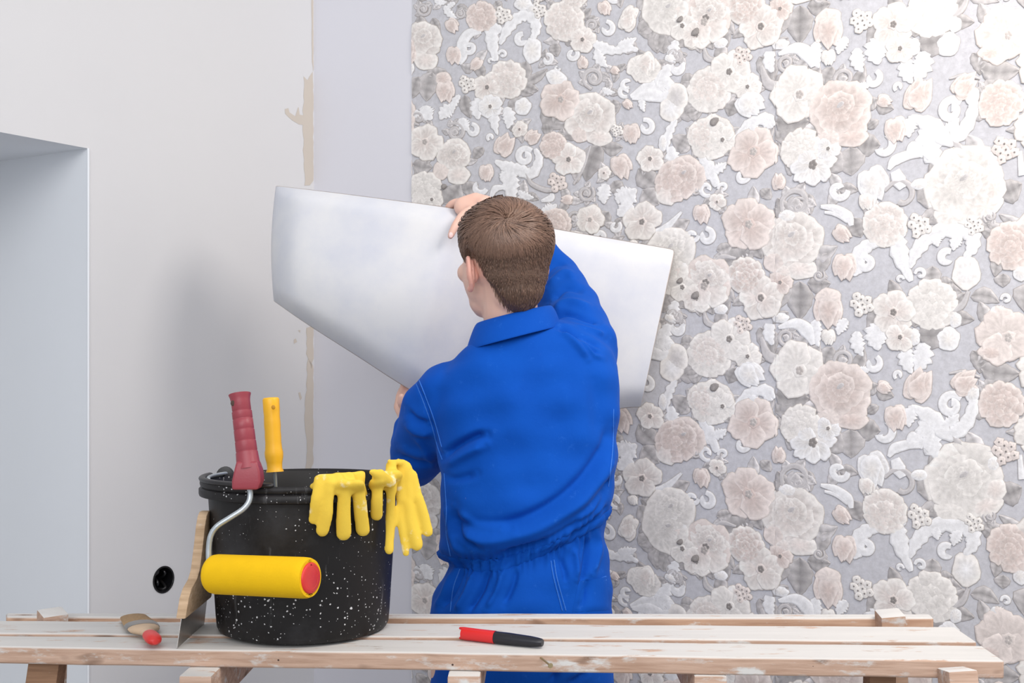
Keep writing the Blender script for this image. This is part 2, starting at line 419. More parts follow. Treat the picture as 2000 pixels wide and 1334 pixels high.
mb.add([left_pt(T1,0,0),left_pt(T1,0,-TH),left_pt(T1,ZT,-TH),left_pt(T1,ZT,0)], [(0,1,2,3)])
mb.add([left_pt(T0,ZT,0),left_pt(T1,ZT,0),left_pt(T1,ZT,-TH),left_pt(T0,ZT,-TH)], [(0,1,2,3)])
mb.build('reveal', M['reveal'], wall_left, smooth=False)
# thin corner bead along the edge of the opening
mb = MB(); mb.tube([left_pt(T0,0,.0005), left_pt(T0,ZT,.0005)], .003, 8); mb.build('corner_bead', M['reveal'], wall_left)

# glazed door at the outer end of the opening
win = tag(bpy.data.objects.new('window_1', None), kind='structure'); COL.objects.link(win); win.location = left_pt((T0+T1)/2, 0, -TH+.05)
def wbar(t0, t1, z0, z1, name='window_frame'):
    m_ = MB(); m_.box8([left_pt(t0,z0,-TH+.06),left_pt(t1,z0,-TH+.06),left_pt(t1,z0,-TH+.01),left_pt(t0,z0,-TH+.01),left_pt(t0,z1,-TH+.06),left_pt(t1,z1,-TH+.06),left_pt(t1,z1,-TH+.01),left_pt(t0,z1,-TH+.01)])
    return m_.build(name, M['frame'], win, bevel=.004)
wbar(T0, T0+.07, 0, ZT); wbar(T1-.07, T1, 0, ZT); wbar(T0+.07, T1-.07, ZT-.07, ZT); wbar(T0+.07, T1-.07, 0, .10); wbar((T0+T1)/2-.035,(T0+T1)/2+.035,.10,ZT-.07)
gm, gnt, gb = nodes('window_glass'); gb.inputs['Transmission Weight'].default_value = 1; gb.inputs['Roughness'].default_value = .0; gb.inputs['IOR'].default_value = 1.05
for t0, t1 in ((T0+.07,(T0+T1)/2-.035), ((T0+T1)/2+.035, T1-.07)):
    m_ = MB(); m_.box8([left_pt(t0,.1,-TH+.038),left_pt(t1,.1,-TH+.038),left_pt(t1,.1,-TH+.032),left_pt(t0,.1,-TH+.032),left_pt(t0,ZT-.07,-TH+.038),left_pt(t1,ZT-.07,-TH+.038),left_pt(t1,ZT-.07,-TH+.032),left_pt(t0,ZT-.07,-TH+.032)])
    m_.build('pane', gm, win, smooth=False)

# floor: everything inside the two walls
mb = MB(); c = CORNER
mb.add([c+WU*2.3, c+WU*3.2+LU*4.5, c+LU*4.5-LN*.5, c-LN*.5, c+WU*2.3+Vector((0,0,-.1)), c+WU*3.2+LU*4.5+Vector((0,0,-.1)), c+LU*4.5-LN*.5+Vector((0,0,-.1)), c-LN*.5+Vector((0,0,-.1))],
       [(0,1,2,3),(7,6,5,4),(0,4,5,1),(1,5,6,2),(2,6,7,3),(3,7,4,0)])
tag(mb.build('floor', M['floor'], smooth=False), kind='structure')

# ---- dried paste stains beside the corner, each a thin patch on the left wall
def left_from_px(px, py, h=.0006):
    q = (px-1000)/F; t = (CORNER.x-q*CORNER.y)/(q*LU.y-LU.x); Y = CORNER.y+LU.y*t
    return left_pt(t, EYE-(py-HZ)/F*Y, h)
def stain(poly, jag=1.5):
    pts = []
    for i in range(len(poly)):
        a = poly[i]; b = poly[(i+1)%len(poly)]
        n = max(1, int(math.hypot(b[0]-a[0], b[1]-a[1])/9))
        for k in range(n):
            t = k/n; pts.append((a[0]+(b[0]-a[0])*t+random.uniform(-jag,jag), a[1]+(b[1]-a[1])*t+random.uniform(-jag,jag)))
    mb = MB(); mb.add([left_from_px(min(x, 612.2), y) for x, y in pts], [tuple(range(len(pts)))])
    mb.build('paste_stain', M['stain'], wall_left, smooth=False)
stain([(593,150),(600,158),(604,150),(612,140),(612,352),(606,362),(596,362),(593,330),(592,245),(585,242),(572,236),(558,222),(556,212),(562,210),(566,220),(577,226),(580,212),(584,210),(586,224),(592,226)])
stain([(608,0),(612,0),(612,140),(609,120)], .4)
stain([(599,640),(612,636),(612,700),(607,720),(603,700),(598,690)])
stain([(600,700),(612,712),(612,905),(604,921),(597,921),(599,860),(593,820),(598,770)])
stain([(573,663),(578,661),(580,668),(574,672)], .6); stain([(582,768),(586,766),(590,778),(586,782)], .6); stain([(582,645),(586,644),(586,650)], .4)

# ---- electrical back box in the round hole
box = empty('socket_box', left_pt(HT, HZc, -.05), 'round black electrical back box with loose wire loops in the left wall', 'socket box')
mb = MB(); n = 32
def ring_pts(r, h): return [left_pt(HT+r*math.cos(2*math.pi*k/n), HZc+r*math.sin(2*math.pi*k/n), h) for k in range(n)]
mb.loft([ring_pts(.032,.0025), ring_pts(.032,-.055), ring_pts(.0005,-.055)], cap=False); mb.loft([ring_pts(.035,.0005), ring_pts(.035,.002), ring_pts(.031,.0025), ring_pts(.0295,.0), ring_pts(.0295,-.052)], cap=False)
mb.build('box_shell', M['blackgloss'], box)
for k in range(4):
    a0 = k*1.7; pts = [left_pt(HT+.024*math.cos(a0+t*.9)*(1-.5*t), HZc+.027*math.sin(a0+t*1.3), -.04+.034*math.sin(t*2.4)) for t in np.linspace(0,1.5,14)]
    mb = MB(); mb.tube(pts, .0038, 8, round_caps=True); mb.build('cable', M['blackgloss'] if k % 2 else M['black'], box)

# ================================================================== floral wallpaper
# Motifs of one vertical repeat are drawn in the wall plane, embossed, then laid out strip by strip.
REP = .64
BGC = (.565,.565,.60); WHT = (.83,.83,.845); CRM = (.83,.80,.77); PNK = (.69,.58,.54); LPK = (.79,.715,.68); GRY = (.47,.45,.45); LGR = (.58,.56,.565); TAU = (.34,.30,.27); EYEC = (.27,.25,.24)
TV = []; TF = []; TC = []; tcount = 0
ZN = [0, 0, 1.0]
def zone(ox, oy, s): ZN[:] = [ox, oy, s]
def to_wall(p):
    x = ZN[0]+p[:,0]*ZN[2]; y = ZN[1]+p[:,1]*ZN[2]
    q = (x-1000)/F; u = (3.11*q-.133)/(.8487+.5289*q); Y = 3.11-.5289*u
    return np.stack([u, EYE-(y-HZ)/F*Y], 1)
def emit(uv, h, c, tris):
    global tcount
    TV.append(np.concatenate([uv, h[:,None]], 1)); TC.append(c); TF.append(np.array(tris)+tcount); tcount += len(uv)
def fac(c, k): return np.clip(np.array(c)*k, 0, .9)
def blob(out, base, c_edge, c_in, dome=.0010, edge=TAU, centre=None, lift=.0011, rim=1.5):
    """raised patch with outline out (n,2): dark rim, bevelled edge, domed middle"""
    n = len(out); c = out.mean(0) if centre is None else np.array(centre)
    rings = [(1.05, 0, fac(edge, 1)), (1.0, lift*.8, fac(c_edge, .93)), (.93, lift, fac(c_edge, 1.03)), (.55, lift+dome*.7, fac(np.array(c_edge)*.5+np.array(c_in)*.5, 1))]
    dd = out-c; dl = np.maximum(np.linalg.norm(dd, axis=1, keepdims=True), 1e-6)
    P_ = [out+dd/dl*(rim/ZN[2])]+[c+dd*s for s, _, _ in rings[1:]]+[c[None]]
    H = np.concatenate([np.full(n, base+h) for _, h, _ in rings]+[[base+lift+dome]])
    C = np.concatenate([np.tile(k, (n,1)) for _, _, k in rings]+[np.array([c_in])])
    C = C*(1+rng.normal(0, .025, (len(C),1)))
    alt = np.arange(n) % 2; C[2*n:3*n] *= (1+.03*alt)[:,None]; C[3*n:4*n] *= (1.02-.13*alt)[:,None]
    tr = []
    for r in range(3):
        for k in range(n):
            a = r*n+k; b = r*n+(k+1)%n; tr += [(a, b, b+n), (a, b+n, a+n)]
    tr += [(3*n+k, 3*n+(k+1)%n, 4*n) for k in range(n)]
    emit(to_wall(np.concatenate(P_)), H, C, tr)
def petal_out(cx, cy, rx, ry, rot, ruf=.06, n=14, lobes=3):
    a = np.linspace(0, 2*np.pi, n, endpoint=False); ph = rng.uniform(0, 6.28)
    r = 1+ruf*np.sin(lobes*a+ph)+rng.normal(0, ruf*.45, n)
    x = rx*r*np.cos(a); y = ry*r*np.sin(a); c, s = math.cos(rot), math.sin(rot)
    return np.stack([cx+x*c-y*s, cy+x*s+y*c], 1)
FL = .0013; LF = .0002; SC = .0007
def base_of(b): return b+rng.uniform(0, .0005)
def sprigs(x, y, r, n=3):
    for k in range(n):
        a = rng.uniform(0, 6.28); b = a+rng.normal(0, .35); q = rng.uniform(1.2, 1.5)
        leaf(x+r*.6*math.cos(a), y+r*.6*math.sin(a), x+r*q*math.cos(b), y+r*q*math.sin(b), r*rng.uniform(.17, .26), rng.normal(0, .25), GRY if rng.random() < .6 else LGR)
def rose(x, y, r, ce=CRM, ci=LPK, sq=.9, rot=0., eye=True):
    b = base_of(FL); r = r*1.08; sprigs(x, y, r)
    for ring, (d, s, m_) in enumerate(((.62,.50,7),(.46,.40,7),(.32,.30,7),(.18,.22,6),(.06,.13,4))):
        a0 = rng.uniform(0, 6.28)
        for i in range(m_):
            d_ = d; a = a0+2*np.pi*i/m_+rng.normal(0, .10); d = d_*rng.uniform(.86, 1.12); dx, dy = math.cos(a), sq*math.sin(a); px = x+r*d*dx; py = y+r*d*dy-r*.04*ring
            f = rng.uniform(.93, 1.05); d = d_; g_ = rng.uniform(.84, 1.14)
            blob(petal_out(px, py, r*s*.74*g_, r*s*1.12*g_, a, .085, 16, 5), b+.00030*ring+.00004*i, fac(ce, f), fac(ci, f*(.86-.03*ring)),   .0006, fac(TAU, 1.3) if ring == 0 else fac(ci, .55), (px-dx*r*s*.38, py-dy*r*s*.38))
    if eye: blob(petal_out(x, y-r*.18, r*.13, r*.07, -.6, .1, 8), b+.0019, fac(LGR, 1), fac(GRY, 1.1), .0002, GRY)
def peony(x, y, r, ce=LPK, ci=PNK):
    b = base_of(FL); r = r*1.08; sprigs(x, y, r)
    for ring, (d, s, m_) in enumerate(((.74,.31,13),(.55,.28,11),(.35,.25,9),(.15,.22,5))):
        a0 = rng.uniform(0, 6.28)
        for i in range(m_):
            a = a0+2*np.pi*i/m_+rng.normal(0, .1); f = rng.uniform(.91, 1.05); dx, dy = math.cos(a), math.sin(a)
            px, py = x+r*d*dx, y+r*d*dy
            blob(petal_out(px, py, r*s*.78, r*s, a, .11, 11, 4), b+.0003*ring+.00003*i, fac(ce, f), fac(ci, f*.92), .0006, fac(TAU, 1.35) if ring == 0 else fac(ci, .6), (px-dx*r*s*.35, py-dy*r*s*.35))
def anem(x, y, r, ce=CRM, ci=LPK, ex=0, ey=0, dark=1.0, m_=5, er=.15):
    b = base_of(FL); a0 = rng.uniform(0, 6.28); r = r*1.12; sprigs(x, y, r, 2)
    for i in range(m_):
        a = a0+2*np.pi*i/m_+rng.normal(0, .07); f = rng.uniform(.95, 1.05); dx, dy = math.cos(a), math.sin(a); q = rng.uniform(.92, 1.08)
        px, py = x+r*.5*dx, y+r*.5*dy
        blob(petal_out(px, py, r*.52*q, r*(.54*q if m_ <= 5 else .36), a, .07, 20, 6), b+.0002*i, fac(ce, f), fac(ci, f*.90), .0003, fac(TAU, 1.3), (px-dx*r*.3, py-dy*r*.3))
    blob(petal_out(x+ex, y+ey, r*.24, r*.24, 0, .14, 12, 6), b+.0012, fac(ci, .98), fac(ci, .86), .0002, fac(ci, .86))
    e = fac(EYEC, 1/dark) if dark < 1 else EYEC
    for k in range(5):
        a = k*1.26; blob(petal_out(x+ex+r*er*.5*math.cos(a), y+ey+r*er*.6*math.sin(a), r*er*.5, r*er*.55, 0, .1, 7), b+.0016, fac(e, 1.2), fac(e, .9), .0003, e)
def eyespot(x, y, r):
    blob(petal_out(x, y, r, r*.75, -.6, .1, 10), FL+.004, fac(EYEC, 1.1), fac(EYEC, 1.4), .0002, EYEC)
def petal(x, y, rx, ry, rot=0, ce=WHT, ci=CRM, ruf=.05, b=FL): blob(petal_out(x, y, rx, ry, rot, ruf, 18, 5), base_of(b)-.0003, ce, ci, .0014)
def tulip(x, y, r, ang, ce=LPK, ci=PNK):
    b = base_of(FL); bx, by = x-r*.62*math.cos(ang), y-r*.62*math.sin(ang)
    for i, (da, L, w_) in enumerate(((-.62,1.30,.40),(.62,1.30,.40),(-.30,1.55,.40),(.32,1.5,.40),(.02,1.35,.44))):
        a = ang+da+rng.normal(0, .05); t = np.linspace(0.02, 1, 8); q = rng.uniform(.92, 1.06)
        wd = w_*r*np.sin(np.pi*t**.62)**.75*(1+.08*np.sin(9*t+i))+r*.015
        curve = .22*(-1 if da > 0 else 1)*(abs(da) > .1)
        mx = bx+t*r*L*q*math.cos(a)-curve*r*t*t*math.sin(ang); my = by+t*r*L*q*math.sin(a)+curve*r*t*t*math.cos(ang)
        nx, ny = -math.sin(a), math.cos(a)
        o = np.concatenate([np.stack([mx+nx*wd, my+ny*wd], 1), np.stack([mx-nx*wd, my-ny*wd], 1)[::-1]])
        f = rng.uniform(.95, 1.05); blob(o, b+.00025*i, fac(ce, f), fac(ci, f*.92), .0006, fac(TAU, 1.35) if i < 2 else fac(ci, .58), (bx+r*L*.5*math.cos(a), by+r*L*.5*math.sin(a)))
def bud(x, y, r, ang=1.57, ce=LPK, ci=PNK):
    tulip(x, y, r, ang, ce, ci)
def ribbon(pts, ws, c=WHT, base=SC, edge=TAU, nn=6, lift=.0014, serr=0.0):
    Pn = np.array(catmull(pts, nn)); W = np.interp(np.linspace(0, 1, len(Pn)), np.linspace(0, 1, len(ws)), ws)
    T = np.gradient(Pn, axis=0); T /= np.maximum(np.linalg.norm(T, axis=1, keepdims=True), 1e-6); Nn = np.stack([-T[:,1], T[:,0]], 1)
    if serr: W = W*(1+serr*((np.arange(len(Pn)) % 3)-1))
    cols = [(-1.001, 0, edge), (-1.0, lift*.8, fac(c, .94)), (-.7, lift, fac(c, 1.02)), (0, lift+.0003, fac(c, .93)), (.7, lift, fac(c, 1.02)), (1.0, lift*.8, fac(c, .94)), (1.001, 0, edge)]
    n = len(Pn); m_ = len(cols); b = base_of(base)
    U = np.concatenate([Pn+Nn*(W*k)[:,None]*(1 if abs(k) <= 1 else 1)+Nn*np.sign(k)*(1.4/ZN[2] if abs(k) > 1 else 0) for k, _, _ in cols])
    H = np.concatenate([np.full(n, b+h) for _, h, _ in cols]); C = np.concatenate([np.tile(np.array(k), (n,1)) for _, _, k in cols])
    tr = []
    for j in range(m_-1):
        for i in range(n-1):
            a = j*n+i; tr += [(a, a+1, a+n+1), (a, a+n+1, a+n)]
    emit(to_wall(U), H, C*(1+rng.normal(0, .015, (len(C),1))), tr)
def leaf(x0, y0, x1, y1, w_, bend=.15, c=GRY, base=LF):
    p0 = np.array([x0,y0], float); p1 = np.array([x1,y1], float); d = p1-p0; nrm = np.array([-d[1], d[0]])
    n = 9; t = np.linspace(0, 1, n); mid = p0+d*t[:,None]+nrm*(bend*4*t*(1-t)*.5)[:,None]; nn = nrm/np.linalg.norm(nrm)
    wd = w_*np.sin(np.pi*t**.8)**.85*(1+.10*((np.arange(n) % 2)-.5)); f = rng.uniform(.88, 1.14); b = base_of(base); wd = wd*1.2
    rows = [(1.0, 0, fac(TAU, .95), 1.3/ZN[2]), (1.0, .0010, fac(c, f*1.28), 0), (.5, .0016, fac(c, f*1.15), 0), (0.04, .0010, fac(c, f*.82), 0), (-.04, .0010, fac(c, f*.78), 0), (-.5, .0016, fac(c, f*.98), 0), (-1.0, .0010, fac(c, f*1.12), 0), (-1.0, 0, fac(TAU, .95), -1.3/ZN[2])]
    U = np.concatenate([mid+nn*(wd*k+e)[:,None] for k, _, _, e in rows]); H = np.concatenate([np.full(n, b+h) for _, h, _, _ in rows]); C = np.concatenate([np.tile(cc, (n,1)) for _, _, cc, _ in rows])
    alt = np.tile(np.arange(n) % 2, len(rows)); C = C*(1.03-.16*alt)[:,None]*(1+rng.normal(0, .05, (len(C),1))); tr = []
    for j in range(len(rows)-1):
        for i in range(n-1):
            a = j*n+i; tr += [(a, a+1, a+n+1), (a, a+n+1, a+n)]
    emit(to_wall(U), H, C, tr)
def spiral(x, y, r, rot=0., turns=1.1, sgn=1, w_=None, c=WHT, base=SC):
    w_ = w_ or r*.30; t = np.linspace(0, 1, 10); a = rot+sgn*t*turns*2*np.pi; rr = r*(1-.72*t)
    ribbon(np.stack([x+rr*np.cos(a), y+rr*np.sin(a)], 1), [w_*.7, w_, w_, w_*.8, w_*1.1], c, base, nn=3)
def rosette(x, y, r, c=LGR):
    spiral(x, y, r*.95, rng.uniform(0,6), 1.3, 1, r*.16, c, LF+.0006)
    for k in range(5):
        a = rng.uniform(0, 6.28); leaf(x+r*.75*math.cos(a), y+r*.75*math.sin(a), x+r*1.35*math.cos(a+.5), y+r*1.35*math.sin(a+.5), r*.24, .3, LGR)
    blob(petal_out(x, y, r*.3, r*.3, 0, .15, 9), LF+.0012, fac(LGR, 1.15), GRY, .0005)
def cluster(x, y, r, c=CRM):
    for k in range(9):
        a = k*2.4; d = r*math.sqrt((k+.3)/9)*.85; cx, cy = x+d*math.cos(a), y+d*math.sin(a)
        blob(petal_out(cx, cy, r*.34, r*.34, 0, .13, 10, 5), base_of(FL)+.0001*k, c, fac(c, .95), .0006, fac(TAU, 1.3))
        blob(petal_out(cx, cy, r*.07, r*.07, 0, .1, 6), FL+.0026, EYEC, EYEC, .0001, EYEC, None, .0006, .3)
def acan(x0, y0, x1, y1, w_, bend=.2, c=WHT):
    p0 = np.array([x0,y0], float); p1 = np.array([x1,y1], float); d = p1-p0; nr = np.array([-d[1], d[0]])
    ribbon([p0, p0+d*.35+nr*bend*.5, p0+d*.7+nr*bend*.45, p1], [w_*.35, w_*.95, w_, w_*.6, w_*.06], c, serr=.22, nn=5)

# ---- left upper part of the wall (x 800-1400, y 0-400)
zone(800, 0, .3)
for a in ((60,500,20,640,45),(150,470,110,660,55),(110,480,240,460,35),(360,620,400,770,32),(640,700,760,640,40),(760,400,740,560,45),(740,540,900,450,24),(740,550,840,590,28),
          (860,700,1040,830,60),(1240,940,1150,1180,60),(1260,960,1390,960,38),(1500,220,1620,180,36),(1640,200,1660,350,62),(1760,190,1740,330,50),(1770,540,1900,600,45),(1790,650,1890,660,30),(1800,740,1910,720,38),
          (230,1330,330,1200,62),(340,1240,450,1200,40),(20,1070,150,1090,40),(1490,1100,1620,1210,60),(1770,1000,1800,900,30),(1330,650,1340,740,35),(1330,1180,1380,1260,40),(950,280,960,370,30),(310,40,390,80,28),(150,120,200,200,24),
          (1150,120,1240,170,36),(1480,330,1570,400,24),(560,10,600,60,26),(900,10,960,60,24),(1720,800,1760,720,24),(480,960,420,1040,26),(860,840,940,830,34)): leaf(*a)
for a in ((90,60,50),(300,860,66),(60,770,48),(1200,510,78),(1190,165,50),(1150,1260,60),(1370,860,48),(1730,370,46),(330,90,34)): rosette(*a)
ribbon([(760,1130),(800,1200),(900,1240),(980,1220)], [6,13,14,5], LGR, LF+.0006)
ribbon([(1070,1200),(1130,1100),(1180,950)], [5,9,5], LGR, LF+.0006)
ribbon([(1920,300),(1930,380),(1990,410)], [6,12,4], LGR, LF+.0006)
acan(230,40,310,120,22); acan(300,20,240,70,16)
ribbon([(470,205),(390,220),(345,290),(350,370),(330,420)], [14,30,34,26,8]); spiral(392,310,42,3.2,1.0,-1,15)
ribbon([(600,200),(545,190),(540,280),(565,400)], [20,44,40,14], serr=.15); spiral(608,355,28,3.14,.9,1,9); spiral(528,400,18,0,.8,-1,7)
ribbon([(590,290),(640,190),(720,110),(800,110),(825,190),(800,260)], [10,34,34,42,30,14], serr=.18); spiral(735,262,42,4.9,.75,-1,20)
petal(802,330,58,84,.1); petal(742,28,58,40); petal(805,60,40,30)
ribbon([(1190,270),(1250,310),(1340,330),(1420,310),(1490,330)], [14,40,24,34,8], serr=.15); acan(1220,320,1290,440,34); spiral(1060,355,42,5.,1.0,1,15); spiral(1285,190,50,4.7,.8,1,17)
petal(1700,380,36,26); spiral(1735,440,48,-.4,.7,1,18); petal(960,510,72,50,.5); spiral(962,445,20,0,.8,1,7); acan(1660,490,1720,600,34); acan(1640,470,1610,560,20)
spiral(1400,595,40,1.,.9,1,14); ribbon([(1450,640),(1560,620),(1650,630),(1700,600)], [12,42,34,20]); acan(1520,630,1530,730,22); petal(1710,705,78,94,.3,CRM,WHT)
petal(740,695,52,56,.4); acan(575,660,575,880,34); acan(630,700,640,840,40,-.2); acan(470,640,450,780,50); acan(290,700,200,780,44); acan(330,620,280,740,22)
acan(340,770,390,850,40); spiral(408,850,42,4.7,.8,1,16); acan(100,690,150,780,50); acan(60,720,30,800,26); spiral(530,895,24,2,.8,1,10)
spiral(755,1020,58,5.6,1.15,-1,20); ribbon([(820,970),(845,1040),(800,1130),(720,1110),(640,1090),(560,1050)], [12,26,34,38,40,10], serr=.12); acan(670,1100,690,1310,55); acan(640,1120,600,1180,26); acan(700,1180,650,1290,30)
spiral(455,1215,52,.3,.6,1,18); ribbon([(530,1290),(560,1230),(620,1220)], [8,22,10]); acan(1290,1200,1270,1330,44); acan(1400,1220,1360,1330,32); acan(1420,1230,1480,1320,30)
spiral(1540,830,52,4.4,.9,1,18); ribbon([(1490,830),(1440,860)], [10,18]); spiral(1935,1230,50,1,.9,1,14); acan(1920,1060,1980,1180,30); petal(1655,930,30,54,.1); acan(1740,780,1680,990,26)
ribbon([(860,1310),(920,1290),(930,1260)], [8,24,10])
for a in ((610,100,56),(845,70,50),(375,550,56),(960,1190,62,LPK),(1350,850,40)): cluster(*a)
peony(470,110,95); tulip(280,165,62,.9); bud(292,360,78,1.6); rose(95,260,118,CRM,LPK); petal(110,395,78,62,0,CRM,LPK)
peony(1010,140,125,CRM,LPK); anem(1130,260,76); bud(1130,410,52,-1.57); tulip(1270,55,62,1.2); bud(1420,140,88,-1.2,CRM,LPK)
rose(1690,70,150,CRM,CRM); anem(1780,170,90,CRM,CRM); anem(1870,230,90,CRM,CRM); rose(1960,90,120,CRM,LPK); rose(1530,450,96,CRM,CRM,eye=False)
tulip(235,595,88,1.5); petal(222,512,50,42,0,LPK,PNK); peony(640,520,120,CRM,LPK); anem(510,570,84); anem(530,695,70,WHT,CRM); 
anem(980,650,116,LPK,PNK,10,0,.6); petal(940,700,80,50,.2,CRM,LPK); rose(1180,760,150,CRM,LPK); petal(1235,895,84,56,.1,CRM,LPK); petal(1110,870,60,56,.5,LPK,LPK)
anem(105,925,104,CRM,LPK,0,0,.6); rose(295,1010,100,CRM,LPK); petal(320,1140,74,62,0,CRM,LPK); petal(210,1110,54,60,.3,LPK,LPK); bud(505,1125,74,1.4); peony(100,1235,112,CRM,CRM); anem(150,1300,64,CRM,CRM); eyespot(230,1215,15)
tulip(620,950,92,-1.1); bud(805,895,66,-.7); peony(940,950,84); anem(1040,1040,96,CRM,LPK); bud(1450,870,86,1.4); tulip(1420,680,42,.8)
peony(1950,580,115,CRM,LPK); peony(1920,890,105,CRM,LPK); tulip(1380,1080,100,1.2); anem(1570,1035,78); rose(1790,1150,135,LPK,PNK); petal(1680,1250,80,84,.2,CRM,LPK)

for a in ((520,1400,420,1500,46),(760,1380,860,1480,50),(120,1420,60,1500,40),(900,1400,860,1560,44),(1080,1500,1180,1600,50),(1300,1380,1230,1480,40),(640,1360,560,1430,36)): leaf(*a)
acan(560,1340,600,1480,44); acan(860,1380,960,1330,36); spiral(300,1400,46,3,.9,1,17); acan(1120,1380,1180,1500,46); rosette(1080,1420,46); spiral(1250,1540,46,1,.9,1,17); ribbon([(1000,1560),(1080,1600),(1180,1590)], [8,26,8])
rose(700,1430,100,CRM,LPK); anem(430,1420,92,CRM,LPK); peony(950,1460,100,LPK,PNK); tulip(180,1400,82,1.2); anem(1180,1430,84,CRM,LPK,0,0,.6); peony(1080,1590,80,CRM,LPK); cluster(840,1560,48); cluster(560,1480,44)
# ---- strip just below it (seen beside the sheet and lower down): x 1200-1400
zone(1200, 800, .4)
for a in ((120,660,190,600,36),(230,660,210,780,40),(280,650,340,760,40),(120,470,210,560,36),(130,560,170,600,24),(500,520,580,500,24),(240,820,320,830,26),(60,700,110,740,26),(140,180,220,260,44)): leaf(*a)
acan(20,200,110,170,42); acan(20,290,80,190,34); acan(20,690,110,680,24); ribbon([(190,390),(250,380),(330,310)], [8,20,5]); rosette(290,800,34); spiral(60,890,28,1,.8,1,11); ribbon([(80,960),(180,930),(260,980)], [10,30,8]); acan(270,850,240,980,34)
anem(138,335,84,CRM,LPK); rose(280,490,112,CRM,CRM); petal(300,590,74,60,.2,CRM,LPK); anem(450,670,118,LPK,PNK); eyespot(400,725,18); eyespot(325,645,13); tulip(75,560,58,2.2,CRM,LPK); tulip(92,440,34,1,CRM,CRM); tulip(155,815,70,1.2,CRM,LPK)

# ---- right part (x 1300-2000, y 400-900)
zone(1300, 400, .37473)
for a in ((500,60,470,200,40),(430,180,400,260,36),(300,300,470,230,48),(640,400,590,540,46),(700,400,700,600,56,0),(740,410,860,410,36),(980,70,1020,170,44),(1090,500,1050,660,36,-.3),(1300,640,1310,520,40),(1310,680,1500,660,54),(1390,320,1400,440,42),(1430,420,1500,400,34),(1760,360,1760,430,34),
          (1590,480,1740,510,34,-.3),(1480,560,1610,600,32),(80,720,160,710,34),(90,760,160,800,34),(60,880,190,860,40),(490,640,540,800,44,-.3),(560,780,740,750,54,.4),(570,990,750,1010,70),(570,1080,660,1040,40),(870,740,830,830,30),(1010,690,980,760,24),(1100,960,1190,1000,30),(1040,960,1110,940,30),
          (1600,760,1640,880,34,-.3),(1640,850,1850,880,50),(1650,960,1760,900,36),(1590,1080,1680,1060,34),(840,1290,900,1170,60),(960,1170,970,1320,64,0),(1000,1150,1120,1180,50),(1090,1090,1060,1040,26),(280,830,370,820,40),(370,850,330,930,36),(550,1160,590,1100,34),(1660,30,1700,150,30),(1290,570,1310,620,30),(1570,460,1480,560,20),(40,430,100,540,46),(560,80,600,130,26),(850,250,800,370,30),(640,560,560,620,18),(110,1000,60,1080,44),(180,1150,230,1230,32)): leaf(*a)
for a in ((700,10,50),(630,690,52),(930,810,58),(1690,60,40),(60,590,40),(800,370,34),(160,1290,30)): rosette(*a)
ribbon([(200,560),(230,620),(330,645),(380,640)], [5,12,11,4], LGR, LF+.0006); ribbon([(250,300),(300,270),(370,280)], [5,12,5], LGR, LF+.0006); ribbon([(500,690),(540,790),(640,800),(740,720)], [8,26,22,6], LGR, LF+.0008)
ribbon([(1480,1150),(1500,1210),(1580,1270),(1700,1285)], [5,15,13,5], LGR, LF+.0006); ribbon([(1440,580),(1540,530),(1580,450)], [6,16,8], LGR, LF+.0006); ribbon([(760,850),(800,960)], [4,6], LGR); ribbon([(1640,900),(1560,870),(1480,880)], [4,8,3], LGR)
spiral(140,160,34,0,1,1,12); spiral(212,165,42,4.7,.9,1,17); ribbon([(810,10),(880,20),(950,60),(970,110)], [8,20,26,10]); ribbon([(830,40),(890,50),(950,90)], [6,12,8]); petal(640,62,48,34); petal(290,545,36,26)
ribbon([(1150,200),(1070,205),(1010,260),(1000,330),(980,370)], [14,30,40,36,8], serr=.1); spiral(1045,295,46,3.4,.9,-1,20)
ribbon([(1250,130),(1210,170),(1225,270),(1280,400)], [14,44,46,12], serr=.15); spiral(1330,362,30,3.2,.9,1,10); spiral(1222,390,20,0,.8,-1,8)
ribbon([(1275,330),(1310,240),(1400,150),(1510,130),(1590,150),(1600,220),(1560,280)], [8,34,36,40,46,34,12], serr=.16); acan(1420,150,1420,220,26); acan(1540,160,1500,240,30); spiral(1465,280,42,5.3,.75,-1,20); petal(1568,355,72,88,.05,CRM,WHT)
acan(1120,620,1110,760,62); acan(1160,640,1100,700,30); petal(1475,700,58,62,.3); petal(1510,600,34,40); acan(1260,740,1285,880,42); acan(1340,720,1300,870,52,-.2); petal(1300,690,28,44)
spiral(1775,492,26,3.,.9,1,9); acan(1700,540,1790,580,40); petal(1850,350,40,48); ribbon([(545,620),(540,680),(560,730)], [26,30,8], serr=.15); ribbon([(590,640),(680,620),(740,660),(770,730)], [8,28,38,10]); petal(600,590,44,26); 
acan(790,600,800,740,36); acan(950,600,900,680,30); acan(1000,660,1030,790,36); spiral(1080,830,44,5.2,.8,1,17); acan(1010,850,1070,860,18); ribbon([(370,1040),(440,980),(530,970),(570,1010)], [8,26,32,5], serr=.15); acan(450,990,490,1050,26); acan(520,960,560,1020,26)
spiral(400,1250,42,5.,.9,1,15); ribbon([(180,1120),(230,1190),(270,1290)], [12,34,14], serr=.15); acan(240,1200,320,1170,26); spiral(300,1300,26,3,.8,1,9); spiral(1215,888,24,2.2,.8,1,10)
spiral(1490,1045,62,5.7,1.15,-1,22); ribbon([(1570,990),(1605,1040),(1560,1150),(1470,1190),(1380,1110),(1280,1050)], [12,28,36,42,48,10], serr=.12); acan(1370,1100,1430,1330,66); acan(1300,1050,1270,1160,36); acan(1390,1190,1370,1290,34); acan(1440,1150,1530,1090,30)
